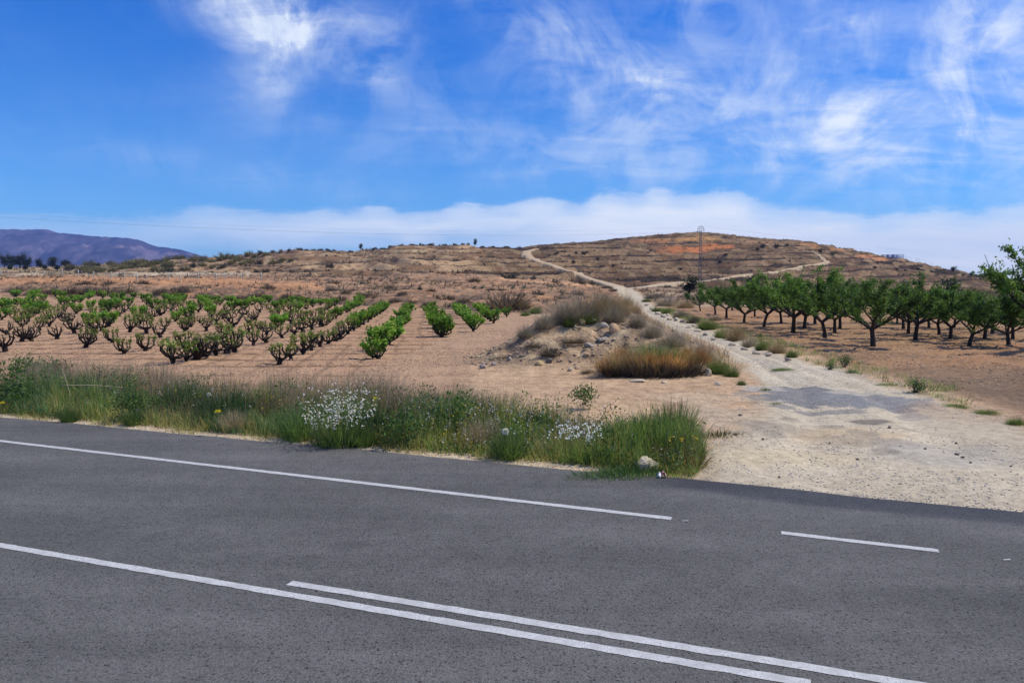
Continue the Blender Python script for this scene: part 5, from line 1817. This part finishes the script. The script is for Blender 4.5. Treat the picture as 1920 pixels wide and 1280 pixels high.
# ---------------------------------------------------------------- plants on the mound and along the track
GREY = [(.40, .345, .28), (.34, .29, .235), (.46, .40, .31), (.28, .24, .195)]
TAN = [(.44, .325, .18), (.36, .26, .14), (.50, .39, .23), (.30, .22, .13)]
ORG = [(.50, .27, .085), (.42, .22, .07), (.56, .33, .12), (.34, .18, .07)]
TG = [tuft_mesh('t', 1300, .45, (.28, .95), (.05, 1.15), .009, [(.20, .17, .135)], GREY, 940 + i, 3, 1.5).mesh('grey_grass') for i in range(3)]
TT = [tuft_mesh('t', 1300, .45, (.30, .95), (.05, 1.15), .009, [(.19, .145, .09)], TAN, 945 + i, 3, 1.5).mesh('tan_grass') for i in range(3)]
TE = [tuft_mesh('t', 1200, .42, (.35, .8), (.05, 1.0), .011, [(.04, .06, .025)], GG + [(.12, .14, .06)], 950 + i, 3, 1.5).mesh('green_tuft') for i in range(3)]
TW = [tuft_mesh('t', 900, .40, (.35, .8), (.2, 1.3), .010, [(.06, .05, .045)], [(.09, .075, .065), (.13, .11, .09)], 955 + i, 3, 1.2).mesh('dark_brush') for i in range(2)]
TF = {'g': (TG, M_DRY), 't': (TT, M_DRY), 'e': (TE, M_GRASS), 'w': (TW, M_DRY)}


def clump(xs, ys, wpx, hpx, k, label, name=None, cat='grass', group=None, deep=.8):
    ms, mt = TF[k]
    X0, Y0, Z0 = (float(q[0]) for q in place(xs, ys))
    o = obj(name or {'g': 'grass_clump', 't': 'grass_clump', 'e': 'green_clump', 'w': 'dark_brush'}[k], ms[sr.integers(0, len(ms))], mt, None, label, cat, group)
    w_, h_ = wpx * Y0 / F / 1.6, hpx * Y0 / F / (.68 if k in 'gt' else .8)
    o.location = (X0, Y0, Z0 - .03)
    o.scale = (w_, w_ * deep, h_)
    o.rotation_euler = (0, 0, sr.uniform(0, .8))
    return o


GM = 'dry grass clumps on top of the mound'
clump(1080, 598, 100, 52, 'g', 'big grey dry grass clump on the crest of the mound, left of the middle', group=GM)
clump(1125, 588, 100, 44, 't', 'tan dry grass clump in the middle of the mound crest', group=GM)
clump(1165, 590, 60, 44, 't', 'brown dry grass clump at the right end of the mound crest above the track', group=GM)
clump(1050, 606, 56, 40, 'g', 'grey dry grass clump at the left end of the mound crest', group=GM)
clump(1150, 602, 70, 36, 'g', 'grey dry grass clump low behind the orange-tan boulder', group=GM)
clump(1105, 606, 60, 26, 'e', 'olive-green grass clump under the grey crest grass', 'green_clump', group=GM)
clump(1068, 612, 40, 26, 'e', 'small green clump at the foot of the crest grass', 'green_clump', group=GM)
clump(1020, 616, 56, 34, 'g', 'grey dry grass hanging on the left slope of the mound', group=GM)
clump(985, 632, 46, 26, 'g', 'thin grey dry grass on the left edge of the mound above the field path', group=GM)
clump(1195, 612, 50, 30, 'g', 'greyish grass at the track edge right of the crest', group=GM)
clump(1225, 630, 60, 34, 'g', 'grey fringe of dry grass beside the track behind the boulder', group=GM)
clump(1262, 648, 70, 36, 'g', 'tall pale fringe of dry grass beside the track above the orange-brown bush', group=GM)
clump(1175, 574, 36, 22, 't', 'small tan grass clump at the far end of the mound beside the track', group=GM)
clump(1190, 588, 40, 26, 't', 'tan grass clump beside the track just beyond the crest', group=GM)
clump(1135, 568, 50, 18, 'g', 'far grey grass clump behind the crest of the mound', group=GM)
clump(1005, 588, 36, 20, 'e', 'green shrub-like clump at the field corner behind the mound', 'green_clump', 'bush')
clump(985, 592, 30, 12, 'e', 'low green growth at the field corner behind the mound', 'green_clump', 'bush')
clump(1030, 668, 56, 34, 'w', 'black-brown dead brush in the middle of the mound front', cat='brush')
clump(1075, 642, 80, 18, 'w', 'flat dark dead brush below the crest of the mound', cat='brush')
clump(1000, 650, 50, 14, 'w', 'flat dark brush on the left face of the mound', cat='brush')
clump(940, 672, 60, 10, 'w', 'sparse grey-green brush on the left toe of the mound', cat='brush')
clump(1100, 700, 36, 16, 'w', 'small dark brush at the foot of the mound left of the orange-brown bush', cat='brush')
scatter('mound_grass', 5200, lambda X, Y, R_, g_: (R_['tin'] < -.15) & (X < np.interp(Y, TLY, TLX)) & (np.where(Y < 28, (R_['tin'] > -1.6), (R_['tin'] > -5.5)) & (X > np.interp(Y, vry, vrx) + .6)) & (Y > 21.5) & (fbm(X, Y, 2.0, 3, 161) > g_.uniform(-1.0, .3, len(X))),
        reg_polar(-.02, .32, 21, 70), (.22, .62), GREY + TAN + TAN, 704, 14, wide=.022)
scatter('track_weeds', 42000, lambda X, Y, R_, g_: (R_['tin'] < -.05) & (R_['tin'] > -1.5) & (X > np.interp(Y, TRY, TRX)) & (Y > 15) & (Y < 74) & (fbm(X, Y, 2.2, 3, 171) + .35 > g_.uniform(-.4, 1.1, len(X))),
        reg_polar(.12, .62, 14, 74), (.10, .34), GG + GG + GREY + [(.16, .17, .07)], 705, 14, M_GRASS, wide=.03)
# the big orange-brown bush
e = root('orange_bush', 1236, 712, 'big orange-brown half-dead bush with dark twigs and green shoots at the front of the mound', 'bush', .9)
rng = np.random.default_rng(960)
tw = Acc()
n = 2600
a, q = rng.uniform(0, 6.28, n), np.sqrt(rng.uniform(0, 1, n))
bs = np.stack([np.cos(a) * q * 1.5, np.sin(a) * q * .8, 0 * q], -1)
blades(tw, bs, rng.uniform(.3, .7, n), .018, a + rng.normal(0, .6, n), rng.uniform(.2, 1.2, n), (.035, .028, .025), pick([(.10, .08, .07), (.06, .05, .045)], n, rng), 3, rng, 1.2)
obj('twigs', tw.mesh('twigs'), M_DRY, e)
fo = Acc()
n = 9000
nl_ = 16
lx_ = np.linspace(-1.45, 1.45, nl_) + rng.normal(0, .12, nl_)
ly_ = rng.uniform(-.45, .55, nl_)
lr_ = rng.uniform(.26, .50, nl_)
lz_ = np.where(ly_ < 0, .16, .34) * (1 - .35 * (lx_ / 1.5) ** 2) + rng.uniform(-.05, .12, nl_)
lc_ = np.where((lx_ + rng.normal(0, .5, nl_) > -.2)[:, None], pick(ORG, nl_, rng, .15), pick(TAN + ORG, nl_, rng, .15))
kk = rng.integers(0, nl_, n)
u_ = unit(rng.normal(size=(n, 3)))
u_[:, 2] = np.abs(u_[:, 2])
st_r = rng.uniform(.15, .8, n)
bs = np.stack([lx_[kk], ly_[kk], lz_[kk]], -1) + u_ * (lr_[kk] * st_r)[:, None]
tone = vary(lc_[kk], n, rng, .25)
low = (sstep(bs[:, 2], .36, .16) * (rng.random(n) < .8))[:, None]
tone = tone * (1 - low) + np.array([.06, .048, .042]) * low          # dark twiggy inside: its shade is painted into the lower blades
blades(fo, bs, lr_[kk] * rng.uniform(.35, .95, n), rng.uniform(.005, .012, n), np.arctan2(u_[:, 1], u_[:, 0]) + rng.normal(0, .9, n), np.clip(np.arccos(np.clip(u_[:, 2], 0, 1)) + rng.normal(0, .4, n), 0, 1.5), tone * .8, tone * 1.1, 2, rng, 1.3)
a_s = rng.uniform(0, 6.28, 500)
q_s = np.sqrt(rng.uniform(.2, 1, 500))
blades(fo, np.stack([np.cos(a_s) * q_s * 1.3, np.sin(a_s) * q_s * .7, .15 + .5 * (1 - q_s)], -1), rng.uniform(.35, .75, 500), .008, a_s + rng.normal(0, .5, 500), rng.uniform(.15, 1.2, 500), (.30, .19, .08), (.48, .30, .12), 3, rng, 1.3)
obj('dry_foliage', fo.mesh('dry_foliage'), M_DRY, e)
gs = Acc()
n = 1000
c_ = np.array([(-.45, .25, .50), (-.1, .3, .62), (.35, .3, .55), (.75, .3, .45), (1.3, .3, .30)])[rng.integers(0, 5, n)] + rng.normal(0, 1, (n, 3)) * [.16, .16, .10]
blades(gs, c_, rng.uniform(.12, .36, n), .010, rng.uniform(0, 6.28, n), rng.uniform(.1, .9, n), pick(GG, n, rng) * .8, pick(GG + [(.14, .15, .05)], n, rng), 2, rng)
obj('green_shoots', gs.mesh('green_shoots'), M_GRASS, e)
e.scale = (.90, .90, .95)
clump(1345, 700, 70, 46, 'e', 'grey-green clump at the right end of the orange-brown bush, above the pale boulder', 'green_clump', 'bush')
clump(1372, 706, 46, 28, 'e', 'green clump reaching into the track right of the orange-brown bush', 'green_clump', 'bush')
clump(1310, 672, 80, 36, 'g', 'greyish dry grass behind the right half of the orange-brown bush')
clump(1170, 700, 70, 40, 't', 'thin tan grass on the left flank of the orange-brown bush')
clump(1150, 706, 60, 22, 'w', 'dark dead twigs at the left foot of the orange-brown bush', cat='brush')
clump(1390, 722, 26, 18, 'e', 'small sprig of green weed at the left edge of the track', 'green_clump', 'weed')
clump(1436, 732, 34, 9, 'e', 'flat green weed touching the grey asphalt patch', 'green_clump', 'weed')
clump(1455, 757, 36, 8, 'e', 'flat olive weed at the near corner of the grey asphalt patch', 'green_clump', 'weed')
clump(1468, 694, 60, 9, 'e', 'thin strip of weed growing in the middle of the track', 'green_clump', 'weed')
GT = 'plants along the orchard side of the track'
for x_, y_, w_, h_, k_, lb in [(1212, 566, 30, 10, 'e', 'low green weeds at the far track bend'), (1232, 584, 34, 14, 'e', 'green weeds between the far whitish stones'), (1250, 588, 36, 18, 'e', 'fresh green clump beside the whitish stones'),
                               (1276, 596, 46, 18, 'g', 'grey brush behind the whitish stones'), (1300, 606, 50, 26, 'w', 'dark grey brush at the orchard corner'), (1325, 618, 60, 28, 'e', 'olive clump at the orchard edge beside the dark brush'),
                               (1352, 634, 44, 28, 'e', 'bright green clump before the dry tuft at the track'), (1380, 638, 56, 34, 't', 'tan dry tuft in the row beside the track'), (1405, 650, 50, 24, 'g', 'grey dry tuft in the row beside the track'),
                               (1430, 656, 46, 30, 'e', 'green clump in the near part of the row beside the track'), (1456, 662, 50, 26, 't', 'tan-green tuft in the near part of the row beside the track'), (1484, 670, 36, 22, 'e', 'last green clump at the near end of the row beside the track'),
                               (1250, 574, 60, 20, 'g', 'wide grey brush at the inner side of the track bend'), (1285, 577, 56, 18, 't', 'tan brush strip before the first almond trees'), (1225, 560, 46, 16, 'w', 'dark brush on the corner above the track bend'),
                               (1340, 600, 40, 10, 'g', 'low grey grass under the first almond trees')]:
    clump(x_, y_, w_, h_, k_, lb, cat='bush', group=GT)
GB = [leafy_mesh(900, .48, .42, .075, .030, [(.055, .115, .04), (.075, .145, .045), (.045, .095, .035)], 970 + i, 10, .6, True).mesh('green_shrub') for i in range(3)]
def bush(xs, ys, wpx, hpx, label, i=0):
    X0, Y0, Z0 = (float(q[0]) for q in place(xs, ys))
    o = obj('green_shrub', GB[i], M_GRASS, None, label, 'shrub', loc=(X0, Y0, Z0 - .02))
    o.scale = (wpx * Y0 / F / 1.35, wpx * Y0 / F / 1.35, hpx * Y0 / F / .95)
    return o


bush(1583, 688, 46, 30, 'rounded green shrub at the orchard edge, larger of a pair', 0)
bush(1555, 693, 36, 26, 'darker low shrub touching the larger one at the orchard edge', 1)
bush(1596, 699, 40, 10, 'flat green weed below the pair of shrubs at the orchard edge', 2)
o = bush(1714, 736, 62, 38, 'dark green shrub leaning right at the side of the track mouth', 2)
o.rotation_euler = (0, .28, 0)
clump(1665, 722, 60, 8, 'e', 'sparse flat weeds left of the leaning shrub', 'green_clump', 'weed')
clump(1790, 762, 70, 12, 'e', 'flat green weed mat at the orchard edge right of the leaning shrub', 'green_clump', 'weed')
clump(1850, 776, 70, 16, 'e', 'green weed mat in the middle of the strip beside the track mouth', 'green_clump', 'weed')
clump(1905, 796, 60, 24, 'e', 'green weed mat at the edge of the picture beside the track mouth', 'green_clump', 'weed')

# crumpled litter at the road edge
rng = np.random.default_rng(990)
e = root('litter', 1243, 899, 'crumpled pink and white wrapper lying at the edge of the asphalt', 'litter')
for nm, c_, off, sz in (('pink_wrap', (.36, .15, .20), (.0, 0, .03), .07), ('white_wrap', (.46, .46, .56), (-.05, -.02, .02), .055)):
    a_ = Acc()
    g_ = 6
    u, v_ = np.meshgrid(np.linspace(-1, 1, g_), np.linspace(-1, 1, g_))
    P = np.stack([u * sz * .6, v_ * sz * .5, .015 + .018 * rng.normal(0, 1, u.shape) + .03 * np.cos(u * 2)], -1) + off
    i_ = np.arange(g_ * g_).reshape(g_, g_)
    a_.add(P, np.stack([i_[:-1, :-1], i_[:-1, 1:], i_[1:, 1:], i_[1:, :-1]], -1).reshape(-1, 4), c_)
    obj(nm, a_.mesh(nm), mat_tone('wrapper_' + nm, .4, .5, 20, .2, .005), e)
for x_, y_, lb in [(1285, 977, 'small white paper scrap on the asphalt near the end of the edge line'), (1888, 1050, 'thin white scrap on the asphalt at the right')]:
    X0, Y0 = flat(x_, y_)
    a_ = Acc()
    a_.add([(-.035, -.010, .006), (.035, -.012, .010), (.03, .012, .014), (-.03, .011, .007)], [(0, 1, 2, 3)], (.55, .54, .52))
    obj('paper_scrap', a_.mesh('paper_scrap'), M_PETAL, None, lb, 'litter', loc=(float(X0), float(Y0), 0))

# ---------------------------------------------------------------- power line
X0, Y0, Z0 = (float(q[0]) for q in place(1312, 541))
py_ = bpy.data.objects.new('pylon', None)
COL.objects.link(py_)
py_.location = (X0, Y0, Z0)
py_['label'], py_['category'] = 'slim steel lattice pylon with curved crossarms in front of the hill', 'pylon'
PH = CAMH + Y0 * float(ray(1312, 433)[1]) - Z0
steel = (.06, .058, .075)
leg_w = lambda t: .24 - .09 * t
for sx_, sy_ in ((-1, -1), (1, -1), (1, 1), (-1, 1)):
    a_ = Acc()
    tube(a_, np.array([(sx_ * leg_w(0), sy_ * leg_w(0), -.3), (sx_ * leg_w(1), sy_ * leg_w(1), PH)]), .03, 4, steel)
    obj('leg', a_.mesh('pylon_leg'), M_METAL, py_)
nb = 14
brc = Acc()
for k in range(nb):
    t0, t1 = k / nb, (k + 1) / nb
    for (ax_, ay_), (bx_, by_) in (((-1, -1), (1, -1)), ((1, -1), (1, 1)), ((1, 1), (-1, 1)), ((-1, 1), (-1, -1))):
        if k % 2:
            ax_, ay_, bx_, by_ = bx_, by_, ax_, ay_
        tube(brc, np.array([(ax_ * leg_w(t0), ay_ * leg_w(t0), PH * t0), (bx_ * leg_w(t1), by_ * leg_w(t1), PH * t1)]), .014, 3, steel)
obj('lattice_bracing', brc.mesh('lattice_bracing'), M_METAL, py_)
for sg in (-1, 1):
    a_ = Acc()
    arc = [(sg * (.16 + .44 * math.sin(t * 1.57)), 0, PH + .35 + .5 * math.cos(t * 2.2)) for t in np.linspace(0, 1, 7)]
    tube(a_, np.array([(sg * .17, 0, PH - .1)] + arc[:1]), .035, 4, steel)
    tube(a_, np.array(arc), .04, 4, steel)
    tube(a_, np.array([(sg * .17, 0, PH), arc[-1]]), .03, 4, steel)
    tube(a_, np.array([(sg * .17, 0, PH + .4), arc[4]]), .025, 4, steel)
    obj('crossarm', a_.mesh('crossarm'), M_METAL, py_)
    a_ = Acc()
    for z_ in (0, -.07, -.14):
        tube(a_, np.array([(arc[-1][0], 0, arc[-1][2] + z_), (arc[-1][0], 0, arc[-1][2] + z_ - .04)]), .06, 6, (.3, .32, .33))
    obj('insulator', a_.mesh('insulator'), M_METAL, py_)
a_ = Acc()
tube(a_, np.array([(-.17, 0, PH + .85), (.17, 0, PH + .85)]), .035, 4, steel)
obj('top_bar', a_.mesh('top_bar'), M_METAL, py_)
P0 = np.array([X0, Y0, Z0 + PH])
for i, (off, dz_, lb) in enumerate([(-.6, -.05, 'lower power cable running left from the pylon'), (.0, .75, 'upper power cable running left from the pylon'), (.6, -.05, 'middle power cable running left from the pylon')]):
    A = P0 + [off, 0, dz_]
    B_ = np.array([-72.0, 84.0 + off, 10.9 + dz_ * .5])
    t = np.linspace(0, 1, 40)[:, None]
    L = A + (B_ - A) * t - np.array([0, 0, 1.7]) * 4 * t * (1 - t)
    a_ = Acc()
    tube(a_, L, .006, 4, (.26, .27, .30))
    obj('power_cable', a_.mesh('power_cable'), M_METAL, None, lb, 'cable', 'power cables on the pylon')
for i, (off, dz_, lb) in enumerate([(.6, -.05, 'lower power cable descending right from the pylon behind the hill'), (0, .95, 'upper power cable descending right from the pylon behind the hill')]):
    A = P0 + [off, 0, dz_]
    B_ = np.array([360.0, 500.0, 11.0 + dz_])
    t = np.linspace(0, 1, 40)[:, None]
    L = A + (B_ - A) * t - np.array([0, 0, 2.0]) * 4 * t * (1 - t) * 0
    a_ = Acc()
    tube(a_, L, .011, 4, (.16, .16, .18))
    obj('power_cable', a_.mesh('power_cable'), M_METAL, None, lb, 'cable', 'power cables on the pylon')

# fence above the eroded bank
fp = [(2, 514), (24, 515), (60, 514), (84, 516), (117, 518), (147, 519), (176, 519.5), (209, 521), (233, 521.5), (257, 524), (275, 525), (316, 525), (338, 525), (372, 525), (405, 525.5), (421, 525), (455, 525), (490, 525)]
fX, fY = hit([q[0] for q in fp], [q[1] for q in fp], z_at)
fY = np.interp(fX, fX[[0, 4, 8, 11, 14, 17]], np.minimum(fY, 150)[[0, 4, 8, 11, 14, 17]])
fX = np.array([float(ray(q[0], q[1])[0]) for q in fp]) * fY
fe = bpy.data.objects.new('wire_fence', None)
COL.objects.link(fe)
fe['label'], fe['category'] = 'low wire fence with pale posts along the top of the eroded bank', 'fence'
fZ = z_at(fX, fY)
pm = Acc()
tube(pm, np.array([(0, 0, -.2), (0, 0, .55), (0, 0, 1.1)]), .075, 6, (.42, .42, .36))
pm = pm.mesh('post')
for k in range(len(fX)):
    obj('post', pm, M_ROCK, fe, loc=(fX[k], fY[k], fZ[k]))
for hz_ in (.45, .75, 1.02):
    a_ = Acc()
    tube(a_, np.stack([fX, fY - .08, fZ + hz_], -1), .014, 4, (.35, .35, .33))
    obj('wire', a_.mesh('wire'), M_METAL, fe)

# the mesh enclosure and posts on the falling ridge
def at_depth(xs, Y0):
    X0 = float(ray(xs, 480)[0]) * Y0
    return X0, float(z_at(np.array([X0]), np.array([Y0]))[0])


YE = 348.0
en = bpy.data.objects.new('mesh_enclosure', None)
COL.objects.link(en)
en['label'], en['category'] = 'pale blue-grey mesh enclosure standing on the falling ridge of the hill', 'enclosure'
xa, xb = at_depth(1662, YE)[0], at_depth(1695, YE)[0]
zt_ = CAMH + YE * float(ray(1680, 477)[1])
blue = (.26, .32, .50)
cx_ = [xa + (xb - xa) * t for t in (0, .31, .44, .62, .80, 1.0)]
for yy in (YE, YE + 5):
    for x_ in cx_:
        zb = float(z_at(np.array([x_]), np.array([yy]))[0])
        a_ = Acc()
        tube(a_, np.array([(x_, yy, zb - .3), (x_, yy, zt_ + .1)]), .07, 5, blue)
        obj('post', a_.mesh('enclosure_post'), M_METAL, en)
    for k in range(5):
        a_ = Acc()
        zb = max(float(z_at(np.array([cx_[k]]), np.array([yy]))[0]), float(z_at(np.array([cx_[k + 1]]), np.array([yy]))[0]))
        for z_ in np.linspace(zb + .1, zt_, 6 if k == 1 else 4):
            tube(a_, np.array([(cx_[k], yy, z_), (cx_[k + 1], yy, z_)]), .05 if k != 1 else .09, 4, blue)
        for q in np.linspace(0, 1, 9)[1:-1]:
            x_ = cx_[k] + (cx_[k + 1] - cx_[k]) * q
            tube(a_, np.array([(x_, yy, zb), (x_, yy, zt_)]), .035 if k != 1 else .07, 4, blue)
        obj('mesh_panel', a_.mesh('mesh_panel'), M_METAL, en)
rf = bpy.data.objects.new('wire_fence', None)
COL.objects.link(rf)
rf['label'], rf['category'] = 'thin post and wire fence running down the ridge right of the mesh enclosure', 'fence'
tops = []
for x_, yt in ((1700, 480), (1708, 482), (1719, 484), (1723, 485), (1747, 492)):
    X1, Z1 = at_depth(x_, YE)
    zt2 = CAMH + YE * float(ray(x_, yt)[1])
    a_ = Acc()
    tube(a_, np.array([(X1, YE, Z1 - .3), (X1, YE, zt2)]), .06, 5, (.30, .33, .42))
    obj('post', a_.mesh('ridge_post'), M_METAL, rf)
    tops.append((X1, YE, zt2 - .1))
a_ = Acc()
tube(a_, np.array(tops), .03, 4, (.3, .33, .42))
obj('wire', a_.mesh('ridge_wire'), M_METAL, rf)

# ---------------------------------------------------------------- the air between here and the mountain
m_hz = bpy.data.materials.new('haze')
m_hz.use_nodes = True
N = NT(m_hz.node_tree)
pv = N.n('ShaderNodeVolumePrincipled')
pv.inputs['Color'].default_value = (.25, .42, 1.0, 1)
pv.inputs['Density'].default_value = 0.000105
pv.inputs['Anisotropy'].default_value = 0.0
N.nt.links.new(pv.outputs[0], N.n('ShaderNodeOutputMaterial').inputs['Volume'])
zl, zh = -1.5, 360.0
hb_ = [(-6100, -300, zl), (6100, -300, zl), (6100, 6100, zl), (-6100, 6100, zl), (-6100, -300, zh), (6100, -300, zh), (6100, 6100, zh), (-6100, 6100, zh)]
obj('haze', mk_mesh('haze', hb_, [(3, 2, 1, 0), (4, 5, 6, 7), (0, 1, 5, 4), (1, 2, 6, 5), (2, 3, 7, 6), (3, 0, 4, 7)]), m_hz, kind='stuff')
